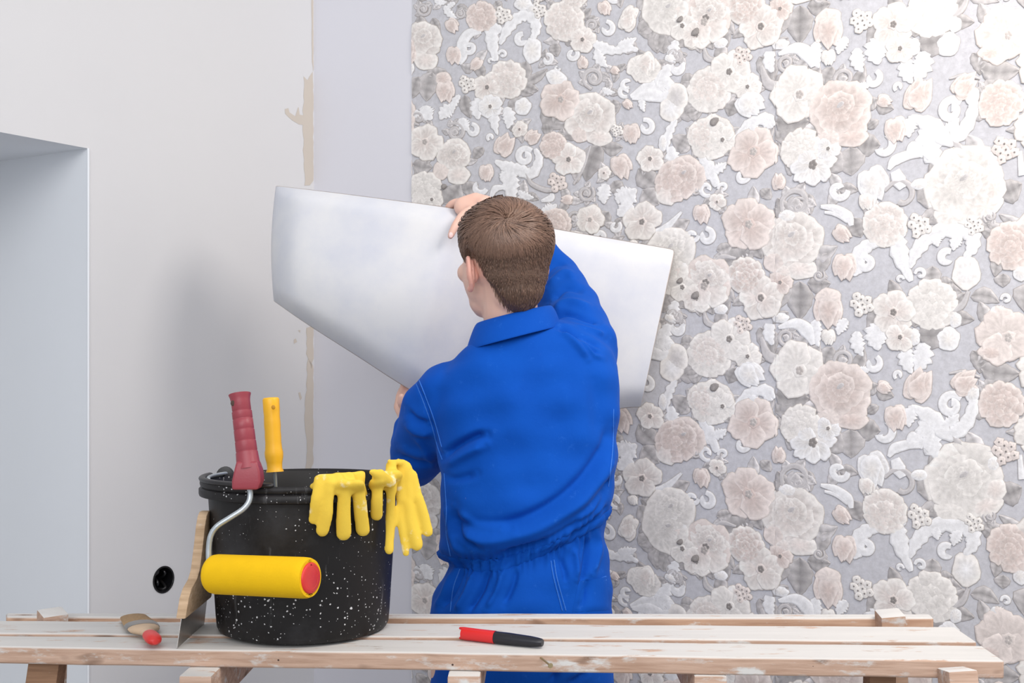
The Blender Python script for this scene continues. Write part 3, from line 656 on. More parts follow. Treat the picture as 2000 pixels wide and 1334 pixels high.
spiral(1130,1190,66,-1.2,.62,1,20); ribbon([(1260,1250),(1290,1210),(1340,1230),(1330,1270)], [10,28,20,8]); petal(1600,980,36,44); acan(60,500,50,620,30); acan(20,700,80,880,40); ribbon([(30,640),(70,660),(100,620)], [8,22,8]); acan(690,610,720,640,18); acan(30,1050,80,1180,34)
for a in ((1320,110,62),(1605,110,50),(1020,520,62),(400,625,48,LPK),(1765,1285,72,LPK)): cluster(*a)
tulip(190,45,62,1.4); anem(430,100,122,LPK,PNK,8,2,.55); rose(660,185,155,CRM,LPK); petal(700,335,92,54,.05,CRM,LPK); petal(575,290,62,66,.4,LPK,LPK); petal(620,350,50,44,0,CRM,LPK)
peony(420,370,92,CRM,PNK); anem(205,415,118,CRM,LPK,0,8,.6); anem(155,485,62,CRM,LPK); anem(500,485,104,CRM,LPK); anem(600,405,56,LPK,PNK); bud(935,325,95,1.55); peony(1145,105,112,CRM,LPK); tulip(920,150,64,.6,LPK,PNK)
tulip(850,550,112,1.5); petal(850,485,66,50,0,LPK,LPK); peony(1390,520,128,CRM,CRM); anem(1190,560,104,CRM,LPK); anem(1225,690,72,CRM,LPK); peony(1800,215,120,LPK,PNK); anem(1760,685,132,LPK,LPK,30,6,.5); petal(1700,770,72,44,.1,LPK,PNK)
bud(850,690,54,1.5,CRM,CRM); anem(335,700,98,CRM,CRM); peony(235,780,115,CRM,CRM); anem(430,790,62,CRM,CRM); tulip(440,880,100,.7,WHT,CRM); anem(690,860,128,CRM,CRM,12,4,.55); petal(60,800,58,76,-.2,CRM,LGR)
rose(915,975,160,LPK,PNK); petal(970,1120,88,50,.05,LPK,PNK); petal(860,1100,66,58,.5,LPK,LPK); tulip(1140,950,50,.3,LPK,PNK); peony(240,1030,112,CRM,CRM); anem(300,1050,66,CRM,CRM); eyespot(258,950,22); anem(455,1135,116,LPK,PNK,6,-4,.55)
tulip(1320,945,112,-1.2); bud(1560,930,92,-.6); peony(1750,1040,115,LPK,PNK); bud(1200,1110,92,1.4); peony(710,1150,104,CRM,CRM); anem(770,1230,106,WHT,CRM,0,8,1,8,.2); anem(850,1165,58,WHT,CRM); peony(60,1230,110,LPK,PNK)
# ---- its lower end (y 900-960 and the white rose)
zone(1200, 800, .4)
for a in ((1480,400,1600,340,60),(1560,440,1610,520,48),(1880,420,1990,380,50),(1530,270,1600,260,46),(720,290,760,250,28),(950,300,960,400,26)): leaf(*a)
rosette(885,335,78); spiral(1400,370,90,3.6,.75,1,12,LGR,LF+.0008); ribbon([(1340,230),(1370,190),(1440,170),(1490,165)], [8,26,22,24]); ribbon([(1370,240),(1390,290),(1410,330)], [22,34,18]); petal(1490,320,42,26); petal(1850,265,32,36); ribbon([(1980,220),(1990,340)], [10,16])
tulip(1260,290,112,1.3,WHT,CRM); tulip(1240,370,62,1.2,CRM,LPK); bud(805,225,50,-1.57); rose(1710,350,178,CRM,CRM); petal(1650,490,92,54,.1,CRM,CRM); petal(1815,470,84,52,-.3,CRM,LPK); petal(1860,390,54,60,.2,CRM,LPK)

# ---- sprays of small leaves, curls and buds where the ground between the motifs would stay empty
zone(0, 0, 1.0)
CS = .006; nu_, nz_ = int(1.602/CS), round(REP/CS); CS_Z = REP/nz_
occ = np.zeros((nu_, nz_), bool)
def mark(A):
    iu = ((A[:,0]-U_EDGE)/CS).astype(int); iz = np.floor((A[:,1] % REP)/CS_Z).astype(int) % nz_
    ok = (iu >= 0) & (iu < nu_); occ[iu[ok], iz[ok]] = True
V_ = np.concatenate(TV); F_ = np.concatenate(TF)
for wts in ((1,0,0),(1/3,1/3,1/3),(.6,.2,.2),(.2,.6,.2),(.2,.2,.6),(.5,.5,0),(0,.5,.5),(.5,0,.5)):
    mark(sum(V_[F_[:,k]]*wts[k] for k in range(3)))
def clearance():
    d = np.zeros(occ.shape); cur = ~occ; k = 0
    while cur.any() and k < 30:
        d[cur] = k+1; k += 1
        n_ = cur.copy()
        for sh in (1, -1): n_ &= np.roll(cur, sh, 1)
        n_[1:] &= cur[:-1]; n_[:-1] &= cur[1:]; cur = n_; cur[0] = False; cur[-1] = False
    return d*CS
for it in range(130):
    d = clearance(); uu_ = U_EDGE+np.arange(nu_)*CS
    lim = np.where(uu_ < .30, .019, np.where(uu_ < .55, .024, .030))[:,None]
    sc_ = np.where(d > lim, d, 0)
    if sc_.max() == 0: break
    i_, j_ = np.unravel_index(np.argmax(sc_), sc_.shape); u0 = U_EDGE+(i_+.5)*CS; z0 = (j_+.5)*CS_Z+REP*2; cl = d[i_, j_]
    w3 = wall_pt(u0, z0); px_ = 1000+F*w3.x/w3.y; py_ = HZ-F*(w3.z-EYE)/w3.y; r_ = cl*F/w3.y; n0 = len(TV); a_ = rng.uniform(0, 6.28); kind_ = it % 4
    for k in range(3): leaf(px_, py_, px_+r_*1.25*math.cos(a_+k*2.1), py_+r_*1.25*math.sin(a_+k*2.1), r_*.30, rng.normal(0, .3), LGR if k else GRY)
    if kind_ == 0: tulip(px_, py_, r_*.62, a_+1)
    elif kind_ == 1: spiral(px_, py_, r_*.62, a_, .9, 1, r_*.22)
    elif kind_ == 2: anem(px_, py_, r_*.62, CRM, LPK)
    else: acan(px_-r_*.7*math.cos(a_), py_-r_*.7*math.sin(a_), px_+r_*.8*math.cos(a_), py_+r_*.8*math.sin(a_), r_*.34)
    for A in TV[n0:]: mark(A)
    occ[max(0,i_-2):i_+3, j_] = True

TV = np.concatenate(TV); TF = np.concatenate(TF); TC = np.concatenate(TC)
ub = TV[:,0]
def strip(ua, ub_, label):
    Vs = []; Fs = []; Cs = []; cnt = 0
    # the paper itself, as a gridded slab
    n = 2; base = []
    for h in (0, .0009):
        for z in (.03, WALL_TOP-.03):
            for u in (ua, ub_): base.append((u, z, h))
    Vs.append(np.array(base)); Cs.append(np.tile(np.array(BGC), (8,1))); Fs.append(np.array([(4,5,7),(4,7,6),(0,2,6),(0,6,4),(1,5,7),(1,7,3),(2,3,7),(2,7,6),(0,4,5),(0,5,1)])); cnt = 8
    for ku in (-1, 0, 1, 2):
        for kz in range(-3, 4):
            V = TV.copy(); V[:,0] += ku*1.602; V[:,1] += kz*REP; V[:,2] += .0006
            uf = V[TF,0]; zf = V[TF,1]
            ok = (uf.max(1) > ua) & (uf.min(1) < ub_) & (zf.max(1) > .03) & (zf.min(1) < WALL_TOP-.03)
            # only what the room can show of the lower wall
            ok &= zf.max(1) > .45
            if not ok.any(): continue
            f = TF[ok]; used, inv = np.unique(f, return_inverse=True)
            v = V[used]; v[:,0] = np.clip(v[:,0], ua, ub_); v[:,1] = np.clip(v[:,1], .03, WALL_TOP-.03)
            Vs.append(v); Fs.append(inv.reshape(-1,3)+cnt); Cs.append(TC[used]); cnt += len(v)
    V = np.concatenate(Vs); Fc = np.concatenate(Fs); C = np.concatenate(Cs)
    base3 = np.array(W0)[None]+V[:,:1]*np.array(WU)[None]+V[:,2:3]*np.array(WN)[None]; base3[:,2] += V[:,1]
    me = mesh_np('wallpaper_strip', base3, Fc, np.clip(C, 0, .9))
    o = finish('wallpaper_strip', me, M['print'], wall_back, True); me.set_sharp_from_angle(angle=math.radians(70))
    o['label'] = label; return o
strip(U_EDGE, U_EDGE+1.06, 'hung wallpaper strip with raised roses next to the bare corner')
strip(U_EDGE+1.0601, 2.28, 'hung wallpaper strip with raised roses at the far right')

# ================================================================== trestle table
BZ = .99                                  # working height
def bench_Y(py, z=BZ): return (EYE-z)*F/(py-HZ)
def on_bench(px, py, z=BZ):
    Y = (EYE-z)*F/(py-HZ); return Vector(((px-1000)/F*Y, Y, z))
table = empty('trestle_table', (0, 2.0, 0), 'long paint-splashed wooden trestle table with white plank top', 'table')
def beam(fl, fr, bl, br, z1, z0, m, name, bevel=.003):
    """fl, fr, bl, br: XY of the corners (front left/right, back left/right)"""
    mb = MB(); n = 24; vs = []; fs = []
    for i in range(n+1):
        t = i/n; j = random.uniform(-.0009,.0009)
        f = Vector(fl).lerp(Vector(fr), t); b = Vector(bl).lerp(Vector(br), t)
        for p, z in ((f,z0),(b,z0),(b,z1),(f,z1)): vs.append((p.x, p.y+(j if p is f else 0), z+random.uniform(-.0005,.0005)))
    for i in range(n):
        for k in range(4): fs.append((i*4+k, i*4+(k+1)%4, (i+1)*4+(k+1)%4, (i+1)*4+k))
    fs += [(3,2,1,0), (n*4, n*4+1, n*4+2, n*4+3)]
    mb.add(vs, fs); o = mb.build(name, m, table, bevel=0)
    bv = o.modifiers.new('bevel', 'BEVEL'); bv.width = bevel; bv.segments = 2; bv.limit_method = 'ANGLE'; bv.angle_limit = .9
    return o
def xy(px, Y): return ((px-1000)/F*Y, Y)
pl1 = beam(xy(-80,1.966), xy(1962,1.866), xy(-80,2.046), xy(1918,1.968), BZ, BZ-.0285, M['plank'], 'plank')
pl2 = beam(xy(-80,2.052), xy(1908,1.985), xy(-80,2.152), xy(1865,2.096), BZ+.003, BZ-.0285, M['plank'], 'plank')
rail = beam(xy(12,2.215), xy(1824,2.205), xy(12,2.250), xy(1816,2.240), BZ-.004, BZ-.075, M['rail'], 'rail', .004)
def bar(p0, p1, w_, h, name, m, up=(0,0,1), bevel=.004):
    p0 = Vector(p0); p1 = Vector(p1); d = (p1-p0).normalized(); s_ = d.cross(Vector(up)).normalized(); u = s_.cross(d)
    mb = MB(); mb.box8([p-s_*w_/2*a-u*h/2*b for p in (p0, p1) for a, b in ((1,1),(-1,1),(-1,-1),(1,-1))])
    return mb.build(name, m, table, bevel=bevel)
ZC = BZ-.0285-.0305
for x0 in (-.500, -.076, .3135):
    bar((x0, 1.888, ZC), (x0+.006, 2.235, ZC), .052, .060, 'crossbar', M['plank'])
# legs, splayed; the upper ends stand a little above the rails
bar((.683, 1.838, BZ-.005), (.74, 1.70, 0.0), .055, .045, 'leg', M['plank'], up=(1,0,0))
bar((.690, 2.185, BZ+.010), (.78, 2.34, 0.0), .045, .045, 'leg', M['rail'], up=(1,0,0))
bar((-.838, 2.183, BZ+.012), (-.92, 2.34, 0.0), .045, .045, 'leg', M['plank'], up=(.8,.6,0))
bar((-.775, 2.00, BZ-.030), (-.865, 1.86, 0.0), .052, .040, 'leg', M['leg'], up=(0,1,0))
bar((.615, 2.00, BZ-.030), (.625, 2.12, 0.0), .045, .04, 'leg', M['leg'], up=(0,1,0))
bar((.317, 2.06, ZC-.03), (.317, 2.17, 0), .045, .04, 'leg', M['leg'], up=(0,1,0))
for px, py, r in ((885,1298,.004),(487,1288,.0035),(545,1289,.0045),(1590,1301,.006),(1275,1293,.003)):
    f0 = P(px, py, 1.966+(px+80)/2042*(-.100)); m_ = MB(); m_.ell((f0.x, f0.y-.0002, f0.z), (r, .0012, r*.9)); m_.build('knot', M['knot'], table)

# ================================================================== bucket
BC = Vector(((593-1000)/F*2.095, 2.095, BZ+.004)); BH = .262
bucket = empty('bucket', BC, 'large black plastic bucket splattered with white paint on the table', 'bucket')
def brad(z): return .148+(.1640-.148)*(z/BH)
prof = [(0,.004),(.120,.004),(.138,.0),(.1445,.003),(.148,.010)]
for z in np.linspace(.03, BH-.030, 8): prof.append((brad(z), z))
prof += [(0.1660,BH-.028),(0.1770,BH-.027),(0.1780,BH-.024),(0.1780,BH-.016),(0.1760,BH-.014),(0.1735,BH-.0125),(0.1753,BH-.0105),(0.1763,BH-.007),(0.1760,BH-.003),(0.1730,BH),(0.1690,BH-.001),(0.1670,BH-.005),(0.1635,BH-.02)]
for z in np.linspace(BH-.04, .02, 6): prof.append((brad(z)-.004, z))
prof += [(.13,.012),(0,.012)]
mb = MB(); mb.lathe(prof, 96, BC); mb.build('bucket_body', M['bucket'], bucket)
# bail: lug on the left and the wire with its plastic grip lying along the rim
lug = P(440, 932, 2.215); mb = MB()
pts = [lug+Vector((.017*math.cos(a), 0, .020*math.sin(a))) for a in np.linspace(0, math.pi, 12)]
pts = [lug+Vector((.017,0,-.035))]+pts+[lug+Vector((-.017,0,-.035))]
mb.prism([p+Vector((0,-.006,0)) for p in pts], (0,.012,0)); mb.build('handle_lug', M['black'], bucket, bevel=.002)
mb = MB(); a0 = math.radians(150); wp = [lug+Vector((.004,-.010,.002)), lug+Vector((-.012,-.016,-.004)), lug+Vector((-.03,-.03,-.010))]
for a in np.linspace(math.radians(158), math.radians(200), 8): wp.append(BC+Vector((.162*math.cos(a), .162*math.sin(a), BH+.001)))
mb.tube(wp, .0032, 8, round_caps=True); mb.build('bail_wire', M['wire'], bucket)
mb = MB(); mb.tube([BC+Vector((.172*math.cos(a), .172*math.sin(a), BH+.0015)) for a in np.linspace(math.radians(172), math.radians(262), 24)], .0062, 12, flat=.7, round_caps=True); mb.build('bail_grip', M['black'], bucket)

# ================================================================== paint rollers
def axis_tube(p0, p1, ts, rs, n=28, flat=1.0):
    mb = MB(); p0 = Vector(p0); p1 = Vector(p1); mb.tube([p0.lerp(p1, t) for t in ts], rs, n, flat); return mb
YR = 1.905
ro = empty('paint_roller', P(487, 955, YR), 'yellow foam paint roller with maroon handle hooked over the bucket rim', 'paint roller')
h0, h1 = P(468, 769, 1.93), P(486, 916, YR+.002); k = YR/F
ts = [0,.004,.02,.05,.10,.22,.225,.235,.24,.33,.335,.345,.35,.47,.475,.485,.49,.62,.625,.635,.64,.76,.765,.775,.78,.90,1.0]
rs = [21,22,21.6,20,18.7,18.6,18.0,18.0,19.6,19.6,19.0,19.0,19.8,19.8,19.2,19.2,20.2,20.2,19.6,19.6,20.6,20.8,20.3,20.3,21.4,22.5,24.5]
mb = axis_tube(h0, h1, ts, [r*k for r in rs], 28)
handle = mb.build('handle', M['maroon'], ro)
mb = MB()   # flared foot of the handle
def quadring(cx, cy, hw, hd, Y): c = P(cx, cy, Y); return [c+Vector((-hw*k,-hd,0)), c+Vector((hw*k,-hd,0)), c+Vector((hw*k,hd,0)), c+Vector((-hw*k,hd,0))]
mb.loft([quadring(485,900,20,.014,YR), quadring(486,918,25,.016,YR), quadring(485,938,28,.017,YR), quadring(482,955,25,.016,YR)])
mb.build('handle_foot', M['maroon'], ro, bevel=.004, seg=3)
mb = MB(); hp = h0.lerp(h1, .10); mb.ell(P(459, 787, 1.93)+Vector((0,-.0153,0)), (.0036,.0012,.0046)); mb.build('hang_hole', M['knot'], ro)
path = [P(487,950,YR), P(489,965,YR), P(486,980,YR-.003), P(474,995,YR-.008), P(448,1012,YR-.012), P(424,1028,YR-.014), P(412,1046,YR-.014), P(408,1070,YR-.014), P(408,1098,YR-.015), P(409,1118,YR-.015), P(414,1123,YR-.016), P(440,1123,YR-.026)]
mb = MB(); mb.tube(catmull(path, 5), .0046, 12, round_caps=True); mb.build('wire_frame', M['wire'], ro)
e0, e1 = P(412,1121,1.892), P(606,1129,1.812)
ax = (e1-e0).normalized()
mb = axis_tube(e0, e1, [0,.012,.035,.07,.93,.975,1.0,1.0,1.0], [.0225,.0275,.0302,.0312,.0312,.0306,.0288,.026,.0245], 48)
foam = mb.build('foam_sleeve', M['foam'], ro)
mb = axis_tube(e1-ax*.004, e1+ax*.003, [0,.7,.9,1,1,.75,.7], [.0238,.0238,.0230,.0222,.0195,.0188,.0005], 40); mb.build('end_cap', M['redcap'], ro)
mb = MB()
sd = ax.cross(Vector((0,0,1))).normalized(); uu = sd.cross(ax)
mb.tube([e1+ax*.0022+(sd*math.cos(a)+uu*math.sin(a))*.0165 for a in np.linspace(0, 2*math.pi, 40)], .0010, 6); mb.build('cap_ring', M['redcap'], ro)

r2 = empty('paint_roller', P(545, 1000, 2.02), 'small paint roller standing in the bucket with yellow handle up', 'paint roller')
g0, g1 = P(529,777,2.04), P(537,922,2.03); k2 = 2.03/F
ts = [0,.01,.03,.1,.18,.25,.30,.38,.45,.52,.60,.68,.74,.80,.88,.95,.98,1.0]
rs = [14,15.6,16.3,16.2,16,15.4,15.9,16.2,15.5,16,15.6,16.4,18,17.6,15.2,14.6,16.5,17]
mb = axis_tube(g0, g1, ts, [r*k2 for r in rs], 28); mb.build('handle', M['yhandle'], r2)
mb = MB(); mb.ell(P(536,795,2.025)+Vector((0,-.0092,0)), (.0034,.0010,.0038)); mb.build('hang_hole', simple('hole_ochre', (.55,.26,.01), .6), r2)
rb = Vector((BC.x+.00, 2.07, BZ+.06))
mb = MB(); mb.tube([P(537,918,2.03), P(538,950,2.035), Vector((-.385,2.05,1.16)), Vector((-.37,2.06,1.09)), Vector((-.34,2.07,1.055))], .0034, 10, round_caps=True); mb.build('wire_frame', M['wire'], r2)
mb = axis_tube((-.40,2.075,1.040), (-.28,2.075,1.040), [0,.03,.08,.92,.97,1], [.014,.020,.0225,.0225,.020,.014], 32); mb.build('foam_sleeve', M['foam'], r2)

# ================================================================== putty knife
XK = -.550
pk = empty('putty_knife', (XK, 2.03, BZ), 'wide steel putty knife with worn wooden handle leaning against bucket', 'putty knife')
lean = lambda z: XK+.0035+(z-BZ)*.115
mb = MB()
bl = [(1.948,BZ+.0005),(2.118,BZ+.0035),(2.118,BZ+.045),(2.095,BZ+.080),(1.985,BZ+.080),(1.955,BZ+.048)]
mb.prism([Vector((lean(z), y, z)) for y, z in bl], (.0014,0,0)); mb.build('blade', M['steel'], pk, smooth=False)
hb = [(1.952,BZ+.047),(1.960,BZ+.080),(1.972,BZ+.094),(2.000,BZ+.104),(2.012,BZ+.118),(2.014,BZ+.160),(2.013,BZ+.190),(2.017,BZ+.208),(2.026,BZ+.214),(2.040,BZ+.214),(2.049,BZ+.208),(2.053,BZ+.19),(2.054,BZ+.160),(2.056,BZ+.118),(2.070,BZ+.104),(2.105,BZ+.094),(2.118,BZ+.080),(2.122,BZ+.050)]
mb = MB(); mb.prism([Vector((lean(z)-.008+.003*0, y, z)) for y, z in hb], (.0165,0,0)); mb.build('handle', M['wood_handle'], pk, bevel=.0035, seg=2)

# ================================================================== paint brush lying on the planks
b0, b1 = on_bench(270,1229), on_bench(296,1262); bd = (b1-b0).normalized(); bs = bd.cross(Vector((0,0,1))).normalized()
pbz = BZ+.003
br = empty('paint_brush', (b0.x, b0.y, pbz), 'small flat paint brush with red-tipped handle lying near table edge', 'paint brush')
def brush_ring(t, hw, hh, zc): c = b0.lerp(b1, t); c.z = pbz+zc; return [c+bs*hw*math.cos(a)+Vector((0,0,hh*math.sin(a))) for a in np.linspace(0, 2*math.pi, 16, endpoint=False)]
mb = MB(); mb.loft([brush_ring(-.48,.012,.003,.006), brush_ring(-.40,.023,.006,.008), brush_ring(.05,.0265,.0075,.009), brush_ring(.22,.0265,.0075,.010)]); mb.build('bristles', M['bristle'], br)
mb = MB(); mb.loft([brush_ring(.18,.0275,.0085,.010), brush_ring(.20,.028,.009,.010), brush_ring(.38,.028,.009,.010), brush_ring(.40,.0275,.0085,.010)]); mb.build('ferrule', M['steel'], br)
mb = MB(); mb.loft([brush_ring(.37,.0265,.0078,.010), brush_ring(.50,.025,.0078,.010), brush_ring(.62,.014,.0078,.011), brush_ring(.76,.0095,.007,.012), brush_ring(.90,.0105,.007,.012)]); mb.build('handle', M['brushwood'], br)
mb = MB(); mb.loft([brush_ring(.86,.0115,.0080,.0125), brush_ring(.92,.0130,.0088,.0125), brush_ring(1.12,.0135,.0090,.0125), brush_ring(1.22,.011,.008,.0125), brush_ring(1.26,.006,.005,.0125)]); mb.build('handle_tip', M['redcap'], br)

# ================================================================== marker pen
m0, m1 = on_bench(899,1250), on_bench(1060,1267); m0.z = m1.z = BZ+.0115; m1.z -= .002
pen = empty('marker_pen', m0, 'fat marker pen with red cap and black barrel lying on table', 'pen')
mb = axis_tube(m0.lerp(m1,.42), m1, [0,.02,.3,.75,.9,.97,1.0], [.0098,.0100,.0100,.0088,.0076,.0068,.0055], 24); mb.build('barrel', M['penblack'], pen)
mb = axis_tube(m0.lerp(m1,.03), m0.lerp(m1,.43), [0,.05,.9,1], [.0098,.0103,.0106,.0106], 24); cap = mb.build('cap', M['penred'], pen)
md = (m1-m0).normalized(); ms = md.cross(Vector((0,0,1))).normalized()
for sgn in (1, -1):
    c = m0.lerp(m1,.05)+Vector((0,0,.0082*sgn)); mb = MB(); mb.tube([c-md*.0075, c, c+md*.045], [.0022,.0030,.0024], 10, flat=1.0, round_caps=True); mb.build('cap_clip', M['penred'], pen)

# ================================================================== screw in the front plank
s0 = P(1054,1283,1.912); s1 = P(1075,1300,1.875)
sc = empty('screw', s0, 'thin bent screw sticking out of the front plank edge', 'screw')
mb = MB(); dd = s1-s0
mb.tube([s0+dd*t for t in np.linspace(0,1,25)], [.0011+.0006*(i%2) for i in range(25)], 8); mb.build('shank', M['brass'], sc)
mb = MB(); dn = dd.normalized(); mb.tube([s1-dn*.002, s1, s1+dn*.0012], [.0018,.0042,.0040], 14); mb.build('screw_head', M['brass'], sc)

# ================================================================== knitted gloves hung over the rim
def front_Y(px, py, off):
    """depth of the bucket's outside at a pixel, moved off metres towards the camera"""
    best = None
    for Y in np.linspace(1.85, 2.04, 900):
        p = P(px, py, Y); z = p.z-BC.z; r = brad(max(0, min(z, BH)))+.013*sstep(BH-.07, BH-.02, z)
        if (p.x-BC.x)**2+(p.y-BC.y)**2 <= r*r: best = Y; break
    return (2.04 if best is None else best)-off
def glove(name, fingers, palm, label, cuff, grp):
    mb = MB()
    for pts, rs, off in fingers:
        P3 = [P(x, y, front_Y(x, y, off+.004)) for x, y in pts]; kk = 2.0/F
        ys = [p.y for p in P3]
        mb.tube(catmull(P3, 4), list(np.interp(np.linspace(0,1,4*(len(pts)-1)+1), np.linspace(0,1,len(rs)), [r*kk for r in rs])), 14, flat=.62, up=(0,1,0), round_caps=True)
    for a, b, ra, rb_, off in palm:
        A = P(a[0], a[1], front_Y(a[0], a[1], off)); B = P(b[0], b[1], front_Y(b[0], b[1], off))
        mb.tube([A, A.lerp(B,.5), B], [ra*2/F, (ra+rb_)/F, rb_*2/F], 14, flat=.6, up=(0,1,0), round_caps=True)
    for a, b, ra in cuff:
        mb.tube([a, (Vector(a)+Vector(b))/2, b], ra, 14, flat=.5, up=(0,0,1), round_caps=True)
    V, E, Q = remesh(mb, .0022, 5)
    Nn = normals(V, Q); pr = proj(V)
    # knit and stitch wrinkles
    d = .0003*np.sin(pr[:,0]*.16+pr[:,1]*.05)+.0004*np.sin(pr[:,1]*.09-pr[:,0]*.06)
    V = lap(V+Nn*d[:,None], E, 1)
    g = tag(finish('work_glove', mesh_np('work_glove', V, Q), M['glove']), label, 'glove', grp)
    return g
RZ = BC.z+BH
cy = lambda px, dy, dz: Vector(((px-1000)/F*1.95, 1.93+dy, RZ+dz))
glove('work_glove', [([(622,945),(617,975),(611,1016)],[9.5,10,9.5],.006), ([(641,955),(637,1000),(630,1035)],[12,13.5,14],.009), ([(672,955),(671,1000),(671,1042)],[13,14.5,15.5],.009), ([(701,955),(704,1000),(709,1034)],[12.5,14.5,15],.009)],
      [((622,937),(620,952),10,9,.008),((640,937),(640,955),12,11,.010),((660,935),(660,957),13,11,.011),((682,933),(682,957),13,11,.011),((703,931),(702,955),12,11,.010),((628,932),(708,926),7,7,.010)],
      'yellow knitted work glove draped over the rim, fingers hanging in front', [(cy(625,.0,-.001),cy(628,.085,-.04),.015),(cy(650,.0,.001),cy(650,.09,-.04),.019),(cy(675,.0,.002),cy(675,.09,-.04),.019),(cy(700,.0,.003),cy(695,.09,-.04),.015)], 'pair of yellow gloves')
glove('work_glove', [([(737,930),(737,970),(735,1007)],[11,12.5,12.5],.010), ([(762,950),(763,1010),(760,1074)],[10,10.5,10],.016), ([(780,985),(786,1035),(793,1080)],[8,9,8.5],.012), ([(796,980),(804,1020),(814,1064)],[10.5,12.5,13],.012), ([(818,972),(828,1010),(836,1038)],[10.5,11.5,12],.010), ([(726,922),(742,929),(765,944)],[7,12,11],.036)],
      [((742,926),(740,950),11,10,.012),((764,910),(764,960),12,11,.018),((778,908),(784,975),13,12,.016),((792,914),(799,972),14,12,.014),((804,928),(815,966),12,11,.012),((759,900),(788,905),5,8,.018)],
      'yellow knitted work glove bunched at the rim, hanging past the bucket side', [(cy(735,.03,.004),cy(715,.11,-.03),.014),(Vector(((765-1000)/F*2.0,2.0,RZ+.010)),Vector(((745-1000)/F*2.05,2.07,RZ-.03)),.020)], 'pair of yellow gloves')

# ================================================================== loose wallpaper sheet held by the man
sheet = empty('wallpaper_sheet', P(900, 600, 2.74), 'loose folded wallpaper sheet, plain pale back outward, held up before the wall', 'wallpaper')
top = np.array(catmull([(538,362),(640,374),(760,389),(880,405),(980,424),(1080,445),(1200,466),(1320,487)], 6))
bot = np.array(catmull([(534,588),(600,634),(700,698),(800,762),(930,832),(1080,826),(1205,800),(1252,796)], 6))
ns = len(top); nv = 26; G = np.zeros((ns, nv, 3)); arc = np.linspace(0, 1, ns)
for i in range(ns):
    s_ = arc[i]
    Yb = np.interp(s_, [0,.25,.43,.55,.7,.9,1], [2.80,2.755,2.735,2.80,2.85,2.88,2.89])
    for j in range(nv):
        v = j/(nv-1); px = top[i][0]+(bot[i][0]-top[i][0])*v; py = top[i][1]+(bot[i][1]-top[i][1])*v
        bul = -.035*math.sin(math.pi*v)*(1-.3*s_)+.012*math.sin(7*s_+3*v)*math.sin(math.pi*v)
        curl = .030*max(0, 1-v/.10)**2+.045*max(0, (v-.86)/.14)**2
        left = .060*max(0, 1-s_/.09)**2
        px -= 7*math.sin(math.pi*v)*max(0, 1-s_/.2); 
        G[i,j] = P(px, py, Yb+bul+curl+left)
# back layer of the fold, running right again behind the front
Bk = []
for q_, (dx, dY) in enumerate(((-.004,.025),(.006,.055),(.03,.075),(.10,.09),(.2,.10),(.32,.105))):
    Bk.append(np.stack([G[0,:,0]+dx, G[0,:,1]+dY-.05*np.linspace(0,1,nv)*0, G[0,:,2]-dx*.22*(1+0*G[0,:,2])], 1))
G = np.concatenate([np.array(Bk[::-1]), G]); ni = len(G)
V = G.reshape(-1,3); Q = np.array([(i*nv+j, i*nv+j+1, (i+1)*nv+j+1, (i+1)*nv+j) for i in range(ni-1) for j in range(nv-1)])
so = finish('paper', mesh_np('paper', V, Q), [M['sheet'], M['sheet_front'], M['sheet_front']], sheet)
sm = so.modifiers.new('solid', 'SOLIDIFY'); sm.thickness = .0012; sm.offset = 0; sm.material_offset = 1; sm.material_offset_rim = 1
ss = so.modifiers.new('sub', 'SUBSURF'); ss.levels = 1; ss.render_levels = 1

# ================================================================== the man
person = empty('person', ((1020-1000)/F*2.45, 2.45, 0), 'man in blue coverall seen from behind, raising a wallpaper sheet with both hands', 'person')
# ---- skin body: head, neck, trunk, arms, hands and legs in one surface
yaw, pitch = math.radians(35), math.radians(5)
hf = Vector((-math.sin(yaw)*math.cos(pitch), math.cos(yaw)*math.cos(pitch), math.sin(pitch)))
hl = Vector((-math.cos(yaw), -math.sin(yaw), 0)); hu = hf.cross(hl).normalized()
if hu.z < 0: hu = -hu
roll = Matrix.Rotation(math.radians(-4), 3, Vector((0,1,0)))
hf, hl, hu = roll @ hf, roll @ hl, roll @ hu
HC = P(981, 504, 2.42)
HR_ = Matrix((hf, hl, hu)).transposed()
def HL(f, l, u): return HC+hf*f+hl*l+hu*u
mb = MB()
mb.ell(HL(-.012,0,.008), (.096,.076,.090), HR_, 28, 18)      # cranium
mb.ell(HL(.030,0,-.030), (.064,.066,.088), HR_, 24, 16)      # face
mb.ell(HL(.040,0,-.085), (.044,.050,.040), HR_, 20, 12)      # jaw
mb.ell(HL(.070,0,-.103), (.022,.024,.019), HR_)              # chin
mb.ell(HL(.074,0,.018), (.018,.048,.013), HR_)               # brow
mb.tube([HL(.088,0,.008), HL(.092,0,-.022), HL(.093,0,-.034), HL(.087,0,-.044)], [.007,.009,.0110,.009], 12, round_caps=True)
for s_ in (1,-1):
    mb.ell(HL(.089,s_*.012,-.036), (.009,.007,.007), HR_); mb.ell(HL(.066,s_*.040,-.028), (.026,.022,.022), HR_)
mb.ell(HL(.092,0,-.066), (.010,.024,.005), HR_); mb.ell(HL(.090,0,-.075), (.010,.020,.006), HR_)
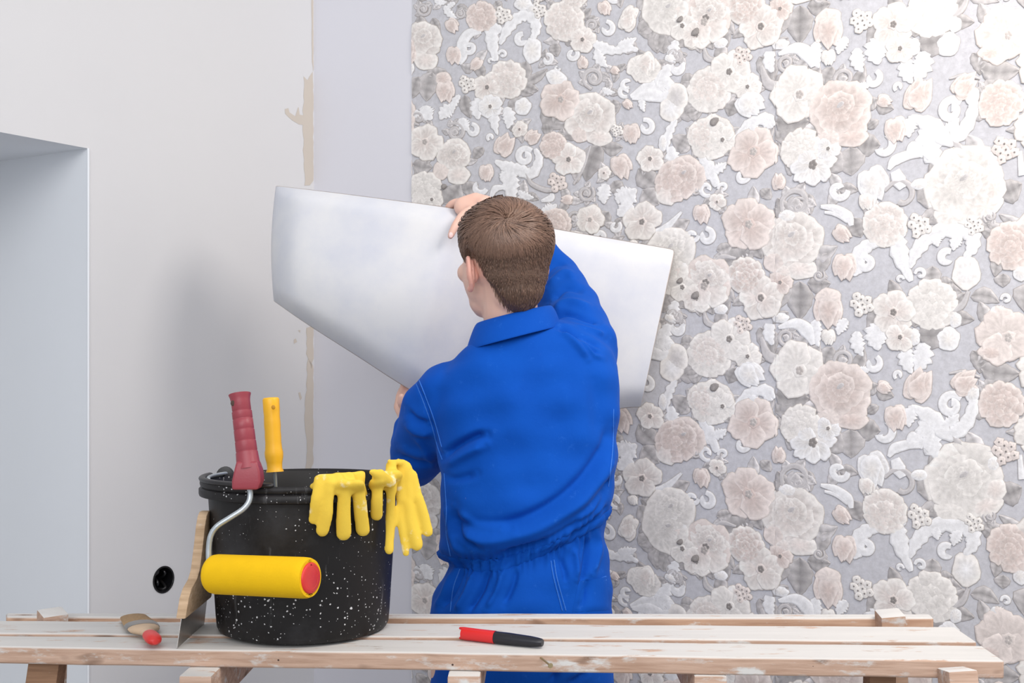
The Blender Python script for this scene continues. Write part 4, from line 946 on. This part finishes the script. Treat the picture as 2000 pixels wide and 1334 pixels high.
# neck and trunk
mb.ell(HL(-.040,0,-.062), (.050,.052,.056), HR_)
mb.tube([HL(-.018,0,-.045), P(998,622,2.43), P(1003,655,2.44), P(1005,700,2.45)], [.056,.056,.060,.075], 20, round_caps=True)
mb.tube([P(1005,690,2.45), P(1012,740,2.45), P(1020,830,2.45), P(1026,950,2.45), P(1026,1060,2.45), P(1022,1180,2.45), P(1020,1260,2.45)], [.09,.115,.115,.105,.10,.105,.10], 20, round_caps=True)
for s_ in (1,-1):
    x0 = .0+s_*.085
    mb.tube([(x0,2.45,.90), (x0+s_*.01,2.45,.50), (x0+s_*.02,2.46,.09), (x0+s_*.02,2.46,.05)], [.085,.06,.042,.04], 16, round_caps=True)
    mb.tube([(x0+s_*.02,2.46,.05), (x0+s_*.025,2.56,.035)], [.038,.03], 14, round_caps=True)
# left arm
mb.tube([P(930,790,2.46), P(850,808,2.51), P(824,870,2.60), P(817,903,2.67)], [.05,.046,.044,.040], 16, round_caps=True)
LW = P(800,812,2.80)
mb.tube([P(817,903,2.67), P(808,860,2.74), LW], [.042,.036,.028], 16, round_caps=True)
mb.tube([LW, P(797,795,2.815), P(800,775,2.815)], [.028,.036,.034], 14, flat=.5, up=(0,1,0), round_caps=True)
def finger(pts, r0, r1):
    q = catmull(pts, 4); mb.tube(q, list(np.linspace(r0, r1, len(q))), 12, round_caps=True)
for x, y in ((786,752),(797,746),(808,745),(819,750)):
    finger([P(800+(x-800)*.8,778,2.815), P(x,762,2.805), P(x+2,y,2.795), P(x+4,y-10,2.782)], .0088, .0072)
finger([P(790,795,2.80), P(783,788,2.775), P(784,774,2.765)], .0098, .0080)
# right arm
mb.tube([P(1100,720,2.46), P(1128,668,2.52), P(1108,600,2.61), P(1090,548,2.70)], [.07,.06,.048,.042], 16, round_caps=True)
RW = P(946,405,2.745)
mb.tube([P(1090,548,2.70), P(1040,488,2.735), P(985,436,2.745), RW], [.042,.040,.033,.029], 16, round_caps=True)
mb.tube([RW, P(928,401,2.748), P(908,404,2.748)], [.028,.031,.026], 14, flat=.62, up=(0,1,0), round_caps=True)
finger([P(922,396,2.75), P(903,394,2.757), P(886,396,2.765), P(875,406,2.775), P(873,420,2.785)], .0100, .0080)
finger([P(920,402,2.755), P(900,402,2.775), P(884,412,2.785), P(880,432,2.788)], .0098, .0080)
finger([P(918,410,2.755), P(900,414,2.778), P(888,428,2.788), P(886,446,2.788)], .0092, .0076)
finger([P(918,418,2.755), P(904,424,2.776), P(896,438,2.786), P(894,452,2.786)], .0082, .0068)
finger([P(930,408,2.735), P(908,418,2.712), P(893,436,2.694), P(884,452,2.688), P(880,461,2.688)], .0130, .0080)
V, E, Q = remesh(mb, .0036, 3)
body = finish('body', mesh_np('body', V, Q), M['skin'], person)
BVH = BVHTree.FromPolygons([tuple(v) for v in V], [tuple(q) for q in Q])
# thumb nail
mb = MB(); mb.ell(P(880.5,459,2.6800), (.0050,.0012,.0066)); mb.build('thumb_nail', M['nail'], person)
# ears
for s_ in (1,-1):
    mb = MB()
    def EP(f, u, out): return HL(-.008+f*.9, s_*(.0745+out), -.032+u)
    rim_ = [EP(.010,-.016,.004), EP(.015,.004,.003), EP(.013,.022,.007), EP(.003,.032,.012), EP(-.010,.030,.018), EP(-.017,.016,.021), EP(-.017,0,.020), EP(-.012,-.014,.015), EP(-.004,-.024,.010), EP(.004,-.029,.007)]
    q = catmull(rim_, 4); mb.tube(q, list(np.interp(np.linspace(0,1,len(q)), [0,.3,.6,.85,1], [.0038,.0042,.0045,.0052,.0068])), 10, round_caps=True)
    mb.tube([EP(.004,.022,.004), EP(-.006,.010,.010), EP(-.006,-.008,.009), EP(.0,-.02,.005)], [.008,.0105,.0105,.008], 12, flat=.55, up=tuple(hl), round_caps=True)
    mb.tube([EP(.008,.008,.0), EP(.002,-.006,.002)], [.012,.012], 12, round_caps=True)
    Ve, Ee, Qe = remesh(mb, .0016, 2); finish('ear', mesh_np('ear', Ve, Qe), M['ear'], person)
    mb = MB(); mb.ell(HL(.078, s_*.031, -.004), (.0115,.0115,.0115)); mb.build('eye', M['eye'], person)

# ---- hair: cap following the skull, then combed locks
def hdir(az, el): return hf*math.cos(el)*math.cos(az)+hl*math.cos(el)*math.sin(az)+hu*math.sin(el)
AZ = [0,30,48,60,70,80,87,100,110,122,150,180]; EM = [40,36,27,8,-14,-12,6,4,-18,-40,-57,-66]
def elmin(az): return np.interp(abs(az), AZ, EM)
HC2 = HL(-.006, 0, 0)
def skull(d):
    h = BVH.ray_cast(HC2, d); 
    r = (h[0]-HC2).length if h[0] else .1
    return min(r, .125)
def thick(az, el):
    t = .0035+.0195*sstep(-22, 48, el)
    t += .009*sstep(120, 20, abs(az))*sstep(20, 45, el)
    t += .004*sstep(100, 150, abs(az))*sstep(-15, 15, el)*sstep(60, 30, el)
    t += .011*sstep(100, 125, abs(az))*math.exp(-((el+30)/15)**2)
    return t*sstep(-1.5, 11, el-elmin(az))+.0012
na, ne = 96, 44; Vh = []; 
for i in range(na):
    az = -180+360*i/na; lo = elmin(az)-1
    for j in range(ne):
        el = lo+(89.5-lo)*j/(ne-1); d = hdir(math.radians(az), math.radians(el))
        Vh.append(HC2+d*(skull(d)+thick(az, el)*.86))
Qh = np.array([(i*ne+j, ((i+1)%na)*ne+j, ((i+1)%na)*ne+j+1, i*ne+j+1) for i in range(na) for j in range(ne-1)])
Vh = np.array([tuple(v) for v in Vh])
hair = finish('hair', mesh_np('hair', Vh, Qh), M['scalp'], person)
WH = hdir(math.radians(148), math.radians(38))
def azel(d):
    f, l, u = d.dot(hf), d.dot(hl), d.dot(hu); return math.degrees(math.atan2(l, f)), math.degrees(math.asin(max(-1, min(1, u))))
SV = []; SF = []; SCo = []; cnt = 0; n_st = 0; tries = 0
while n_st < 10500 and tries < 60000:
    tries += 1
    z_ = random.uniform(-.85, 1); a_ = random.uniform(-math.pi, math.pi); rr = math.sqrt(1-z_*z_)
    d = hf*rr*math.cos(a_)+hl*rr*math.sin(a_)+hu*z_
    if n_st % 6 == 0: d = (WH+Vector((random.gauss(0,.16),random.gauss(0,.16),random.gauss(0,.16)))).normalized()
    az, el = azel(d)
    if el < elmin(az)-1.5: continue
    longh = sstep(0, 38, el); L = (.012+.050*longh)*random.uniform(.7, 1.2); seg = 6
    lift = thick(az, el)*random.uniform(.55, 1.04); pts = []
    cur = d.copy(); tone = random.gauss(1, .22); off = random.gauss(0, .10)
    for k_ in range(seg+1):
        az, el = azel(cur); t = k_/seg
        r = skull(cur)+max(.0008, min(lift*(.75+.35*math.sin(t*2.4)), thick(az, el)*1.04)) if el > elmin(az)-2 else skull(cur)+.002
        if k_ == 0: r = skull(cur)+thick(az, el)*.90
        pts.append((HC2+cur*r, cur.copy()))
        fl = cur-WH*cur.dot(WH); away = fl.normalized() if fl.length > 1e-4 else hf
        sw = cur.cross(away)
        v = away+sw*(.35*longh+off)
        if el > 25: v = v+hf*.25*longh-hl*.45*longh*sstep(60, 110, 180-abs(az))
        if el < 10: v = v-hu*.8
        v = (v-cur*v.dot(cur)).normalized()
        cur = (cur+v*(L/seg/.11)).normalized()
    wd = random.uniform(.0006, .0011)*(1.15 if longh > .5 else .8)
    b0_ = np.array((.080,.042,.029)); b1_ = np.array((.29,.172,.118)); mixv = min(1, max(0, .25+.35*longh*random.random()+(tone-1)*.6))
    for k_, (p, nn) in enumerate(pts):
        tng = (pts[min(k_+1,seg)][0]-pts[max(k_-1,0)][0]).normalized(); sd_ = tng.cross(nn).normalized(); tp = 1-.85*(k_/seg)**2
        SV += [tuple(p+sd_*wd*tp), tuple(p-sd_*wd*tp), tuple(p+nn*wd*tp*.9)]
        cc = (b0_+(b1_-b0_)*mixv); SCo += [cc, cc, cc*1.1]
    for k_ in range(seg):
        b_ = cnt+k_*3
        for a, c in ((0,2),(2,1)): SF.append((b_+a, b_+c, b_+3+c, b_+3+a))
    cnt += 3*(seg+1); n_st += 1
me = mesh_np('hair_locks', np.array(SV), np.array(SF), np.array(SCo))
hs = finish('hair_locks', me, M['hair'], hair); hs['kind'] = 'stuff'

# ---- coverall
mb = MB(); nr = 40
RINGS = [(618,1003,56,.25,2.435,.062),(642,1004,74,.25,2.44,.074),(664,1008,112,.25,2.445,.092),(690,1014,150,.24,2.45,.112),(720,1020,176,.22,2.455,.124),(760,1025,182,.20,2.455,.134),(820,1028,181,.15,2.455,.138),(900,1033,172,.10,2.455,.137),
         (960,1030,170,.10,2.45,.140),(1010,1026,167,.14,2.45,.140),(1040,1024,164,.17,2.45,.134),(1066,1025,155,.19,2.45,.117),(1080,1026,153,.19,2.45,.114),(1094,1026,158,.18,2.45,.118),(1120,1024,168,.12,2.45,.128),(1160,1020,176,.05,2.45,.135),(1210,1018,180,.0,2.45,.138),(1290,1021,177,0,2.45,.138),(1370,1022,172,0,2.45,.132)]
rings = []
for cy_, cx_, hw, sl, Yc, dp in RINGS:
    r = []
    for i in range(nr):
        a = 2*math.pi*i/nr; ca, sa = math.cos(a), math.sin(a)
        ex = math.copysign(abs(ca)**.85, ca); ey = math.copysign(abs(sa)**.85, sa)
        r.append(P(cx_+hw*ex, cy_-sl*hw*ex, Yc)+Vector((0, dp*ey, 0)))
    rings.append(r)
mb.loft(rings)
for s_ in (1,-1):
    x0 = .022+s_*.088
    mb.tube([(x0,2.45,.92), (x0+s_*.002,2.45,.74), (x0+s_*.008,2.455,.48), (x0+s_*.012,2.46,.12), (x0+s_*.012,2.46,.055)], [.100,.098,.088,.080,.080], 20, round_caps=False)
mb.tube([P(880,775,2.455), P(850,800,2.475), P(832,840,2.53), P(820,885,2.61), P(814,902,2.67)], [.074,.070,.066,.064,.058], 22, round_caps=True)
mb.tube([P(814,902,2.67), P(808,868,2.73), P(803,838,2.775)], [.058,.050,.044], 18, round_caps=True)
mb.tube([P(1105,715,2.465), P(1133,680,2.50), P(1120,635,2.56), P(1106,595,2.62), P(1086,548,2.70)], [.092,.084,.073,.067,.058], 22, round_caps=True)
mb.tube([P(1086,548,2.70), P(1045,494,2.735), P(1000,450,2.745), P(985,437,2.745)], [.058,.048,.043,.042], 18, round_caps=True)
V, E, Q = remesh(mb, .0062, 6)
# one subdivision of the surface so folds can be modelled crisply
me = mesh_np('tmpc', V, Q); o = bpy.data.objects.new('tmpc', me); COL.objects.link(o); sb = o.modifiers.new('s','SUBSURF'); sb.levels = 1
dg = bpy.context.evaluated_depsgraph_get(); m2 = o.evaluated_get(dg).to_mesh()
V = np.empty(len(m2.vertices)*3); m2.vertices.foreach_get('co', V); V = V.reshape(-1,3)
E = np.empty(len(m2.edges)*2, dtype=np.int64); m2.edges.foreach_get('vertices', E); E = E.reshape(-1,2)
Q = np.empty(len(m2.polygons)*4, dtype=np.int32); m2.loops.foreach_get('vertex_index', Q); Q = Q.reshape(-1,4); bpy.data.objects.remove(o)
Nn = normals(V, Q); pr = proj(V); Ve_ = V-np.array((0,0,EYE)); facing = np.clip(-(Nn*Ve_).sum(1)/np.linalg.norm(Ve_, axis=1)+.15, 0, 1)
disp = np.zeros(len(V))
def fold(poly, wd, amp, sharp=False):
    pl = np.array(catmull(poly, 6)); lo = pl.min(0)-3*wd; hi = pl.max(0)+3*wd
    ix = np.where((pr > lo).all(1) & (pr < hi).all(1) & (facing > 0))[0]; p = pr[ix]
    t = polydist(p, pl)/(wd*.8); k_ = np.exp(-t*t)
    e = np.minimum(np.linalg.norm(p-pl[0], axis=1), np.linalg.norm(p-pl[-1], axis=1)); k_ = k_*np.clip(e/(2.2*wd)+.15, 0, 1)
    disp[ix] += 1.6*amp*k_*facing[ix]
# drape of the back above the waist
fold([(1200,880),(1150,960),(1070,1020),(960,1052),(890,1040)], 16, .013); fold([(1196,930),(1150,1000),(1080,1048),(980,1082)], 9, -.012)
fold([(1200,830),(1165,900),(1090,975),(990,1022),(900,1018),(885,985)], 13, -.008); fold([(1180,960),(1130,1020),(1060,1060)], 8, .008)
fold([(890,1000),(930,1025),(1000,1030)], 11, .008); fold([(884,1018),(905,1046),(940,1066)], 7, -.009); fold([(870,985),(880,1040),(905,1080)], 8, .006)
fold([(1188,985),(1150,1025),(1110,1052)], 6, -.008); fold([(1190,940),(1160,985),(1120,1018)], 7, .006)
# armpit left
fold([(863,893),(890,872),(930,852),(950,850)], 9, -.013); fold([(868,912),(905,890),(950,868)], 10, .007); fold([(866,930),(890,935),(930,925)], 9, -.006)
fold([(812,745),(830,790),(846,840),(862,895)], 4.5, -.004)
# sleeves
fold([(790,800),(810,820),(838,830)], 8, -.009); fold([(792,825),(815,842),(846,850)], 8, .007); fold([(775,868),(800,885),(840,890)], 10, .007); fold([(778,890),(810,905),(850,905)], 7, -.008); fold([(810,850),(830,880),(850,920)], 7, .005)
fold([(1075,585),(1105,560),(1145,568)], 8, -.010); fold([(1068,560),(1100,535),(1128,545)], 8, .009); fold([(1080,612),(1110,590),(1160,605)], 8, .009); fold([(1078,625),(1110,612),(1170,628)], 6, -.011); fold([(1066,592),(1072,610),(1080,632)], 6, -.009); fold([(1060,540),(1085,515),(1110,518)], 6, -.007)
fold([(1090,634),(1130,640),(1180,655)], 6, .008); fold([(1090,638),(1130,654),(1175,678)], 6, -.009); fold([(1095,645),(1120,668),(1150,700)], 7, .006); fold([(1100,640),(1140,668),(1170,694)], 5, -.007); fold([(1130,660),(1160,690),(1180,700)], 6, .006)
fold([(1208,690),(1205,790),(1190,900)], 10, .004); fold([(1150,700),(1170,780),(1172,870)], 22, -.005)
fold([(960,700),(1000,760),(990,860)], 40, .004); fold([(1100,760),(1090,860),(1040,940)], 35, -.004)
# trousers
for a, b, am in (((905,1112),(862,1185),-.010),((930,1115),(890,1195),.008),((955,1112),(915,1195),-.009),((985,1110),(950,1190),.006),((1010,1108),(985,1180),-.006),((1090,1085),(1105,1140),-.006),((1120,1068),(1125,1130),.006),((1150,1050),(1135,1140),-.009),((1170,1035),(1160,1120),.006),((1185,1040),(1190,1100),-.005),((885,1115),(848,1190),.007),((1150,1130),(1130,1195),-.008),((1090,1300),(1075,1334),-.01),((1150,1310),(1110,1334),-.008)):
    fold([a, ((a[0]+b[0])/2+4, (a[1]+b[1])/2), b], 7, am)
# gathers at the elastic
wl = [(858,1098),(880,1104),(920,1107),(960,1103),(1020,1088),(1080,1072),(1130,1048),(1165,1025),(1192,1004)]
dw = polydist(pr, catmull(wl, 6)); g = np.sin(pr[:,0]*.42+np.sin(pr[:,0]*.11)*2)
disp += .0045*g*np.exp(-(dw/22)**2)*facing
back = (V[:,2] > .8) & (V[:,2] < 1.3)
disp -= .006*np.exp(-(dw/9)**2)*back
disp += .009*np.exp(-((polydist(pr, [(x, y-30) for x, y in wl]))/15)**2)*facing
# cloth is never quite even
disp += .0012*(np.sin(V[:,0]*55+V[:,2]*38)+np.sin(V[:,0]*-37+V[:,2]*71+1.3)+np.sin(V[:,2]*93+V[:,1]*40))
V = lap(V+Nn*disp[:,None], E, 1, .5)
cov = finish('coverall', mesh_np('coverall', V, Q), M['blue'], person)
CB = BVHTree.FromPolygons([tuple(v) for v in V], [tuple(q) for q in Q])
def on_cloth(px, py, off=.001):
    o_ = Vector((0,0,EYE)); d = (P(px, py, 2.4)-o_).normalized(); h = CB.ray_cast(o_, d)
    if h[0] is None: return None
    n_ = h[1] if h[1].dot(d) < 0 else -h[1]
    return h[0]+n_*off
def seam(poly, name='seam', r=.0011, off=.0006, step=10):
    pts = [on_cloth(x, y, off) for x, y in catmull(poly, step)]; pts = [p for p in pts if p is not None]
    if len(pts) > 3:
        m_ = MB(); m_.tube(pts, r, 6, round_caps=True); m_.build(name, M['stitch'], cov)
seam([(810,742),(826,782),(843,830),(856,875),(864,897)]); seam([(817,738),(834,780),(851,828),(863,872)])
seam([(868,925),(872,985),(872,1040),(880,1085)]); seam([(1076,1096),(1082,1130),(1098,1192)]); seam([(1082,1094),(1088,1130),(1105,1192)]); seam([(898,1112),(885,1150),(880,1194)])
seam([(1198,800),(1196,880),(1188,950)])
# waistband
bandv = []; nb = 150
axc = Vector((.025, 2.45, 0))
wx = [p[0] for p in wl]; wy = [p[1] for p in wl]
for i in range(nb):
    a = 2*math.pi*i/nb; dr = Vector((math.cos(a), math.sin(a), 0)); px = 1024+160*math.cos(a)
    zc = EYE-(np.interp(px, wx, wy)-HZ)/F*2.45*.955; gth = .0036*math.sin(i*1.9)+.0022*math.sin(i*3.1)
    for j in range(5):
        z = zc+.0125*(j/2-1)+.0012*math.sin(i*1.3+j); h = CB.ray_cast(axc+dr*.4+Vector((0,0,z)), -dr)
        p = h[0] if h[0] else axc+dr*.15+Vector((0,0,z))
        bandv.append(tuple(p+dr*(.0055+gth*(1-.3*abs(j-2)) if 0 < j < 4 else -.001)))
bq = np.array([(i*5+j, ((i+1)%nb)*5+j, ((i+1)%nb)*5+j+1, i*5+j+1) for i in range(nb) for j in range(4)])
finish('waistband', mesh_np('waistband', np.array(bandv), bq), M['blue'], cov)
# hip pocket
def patch(corners, name, off=.003, n=10):
    (a, b, c, d) = [np.array(p, float) for p in corners]; vs = []
    for i in range(n+1):
        for j in range(n+1):
            s_, t = i/n, j/n; p = (a*(1-s_)+b*s_)*(1-t)+(d*(1-s_)+c*s_)*t; h = on_cloth(p[0], p[1], off if 0 < i < n and j < n else .0004)
            vs.append(tuple(h if h is not None else P(p[0], p[1], 2.40)))
    q = np.array([(i*(n+1)+j, (i+1)*(n+1)+j, (i+1)*(n+1)+j+1, i*(n+1)+j+1) for i in range(n) for j in range(n)])
    o = finish(name, mesh_np(name, np.array(vs), q), M['blue'], cov); return o
patch([(1130,1136),(1184,1126),(1190,1192),(1118,1196)], 'pocket'); seam([(1131,1137),(1158,1134),(1183,1126)], step=6); seam([(1130,1144),(1158,1141),(1184,1133)], step=6)
# collar: stand and fall, lying round the neck
mb = MB(); cv = []; nc = 46
for i in range(nc+1):
    a = math.radians(-90-155+310*i/nc); ca, sa = math.cos(a), math.sin(a)
    row = []
    for (cx_, cy_, hw, dp, sl, yo) in ((1003,640,58,.056,.25,0),(1004,622,62,.062,.25,0),(1004,613,68,.067,.24,0),(1004,616,75,.073,.24,0),(1004,634,83,.088,.25,0),(1003,656,90,.100,.26,0),(1003,662,92,.102,.26,0),(1003,659,88,.097,.26,0)):
        x = cx_+hw*ca; row.append(P(x, cy_-sl*hw*ca+(8*max(0,sa)), 2.435)+Vector((0, dp*sa, 0)))
    cv += [tuple(p) for p in row]
cq = np.array([(i*8+j, (i+1)*8+j, (i+1)*8+j+1, i*8+j+1) for i in range(nc) for j in range(7)])
co = finish('collar', mesh_np('collar', np.array(cv), cq), M['blue'], cov)
sm = co.modifiers.new('solid','SOLIDIFY'); sm.thickness = .003; sm.offset = 0; co.modifiers.new('sub','SUBSURF').levels = 1
# shoes
for s_ in (1,-1):
    x0 = .022+s_*.100; mb = MB()
    mb.tube([(x0,2.40,.045),(x0,2.46,.050),(x0,2.54,.042),(x0,2.62,.030),(x0,2.65,.026)], [.036,.044,.044,.040,.026], 18, flat=.85, up=(0,0,1), round_caps=True)
    mb.tube([(x0,2.45,.05),(x0,2.45,.13)], [.045,.048], 16)
    Vs_, Es_, Qs_ = remesh(mb, .005, 3); Vs_[:,2] = np.maximum(Vs_[:,2], .006)
    sh = finish('shoe', mesh_np('shoe', Vs_, Qs_), M['shoe'], person)
    m_ = MB(); m_.tube([(x0,2.37,.007),(x0,2.45,.007),(x0,2.55,.007),(x0,2.65,.007)], [.034,.044,.047,.030], 18, flat=.15, up=(0,0,1), round_caps=True); m_.build('sole', M['black'], sh)
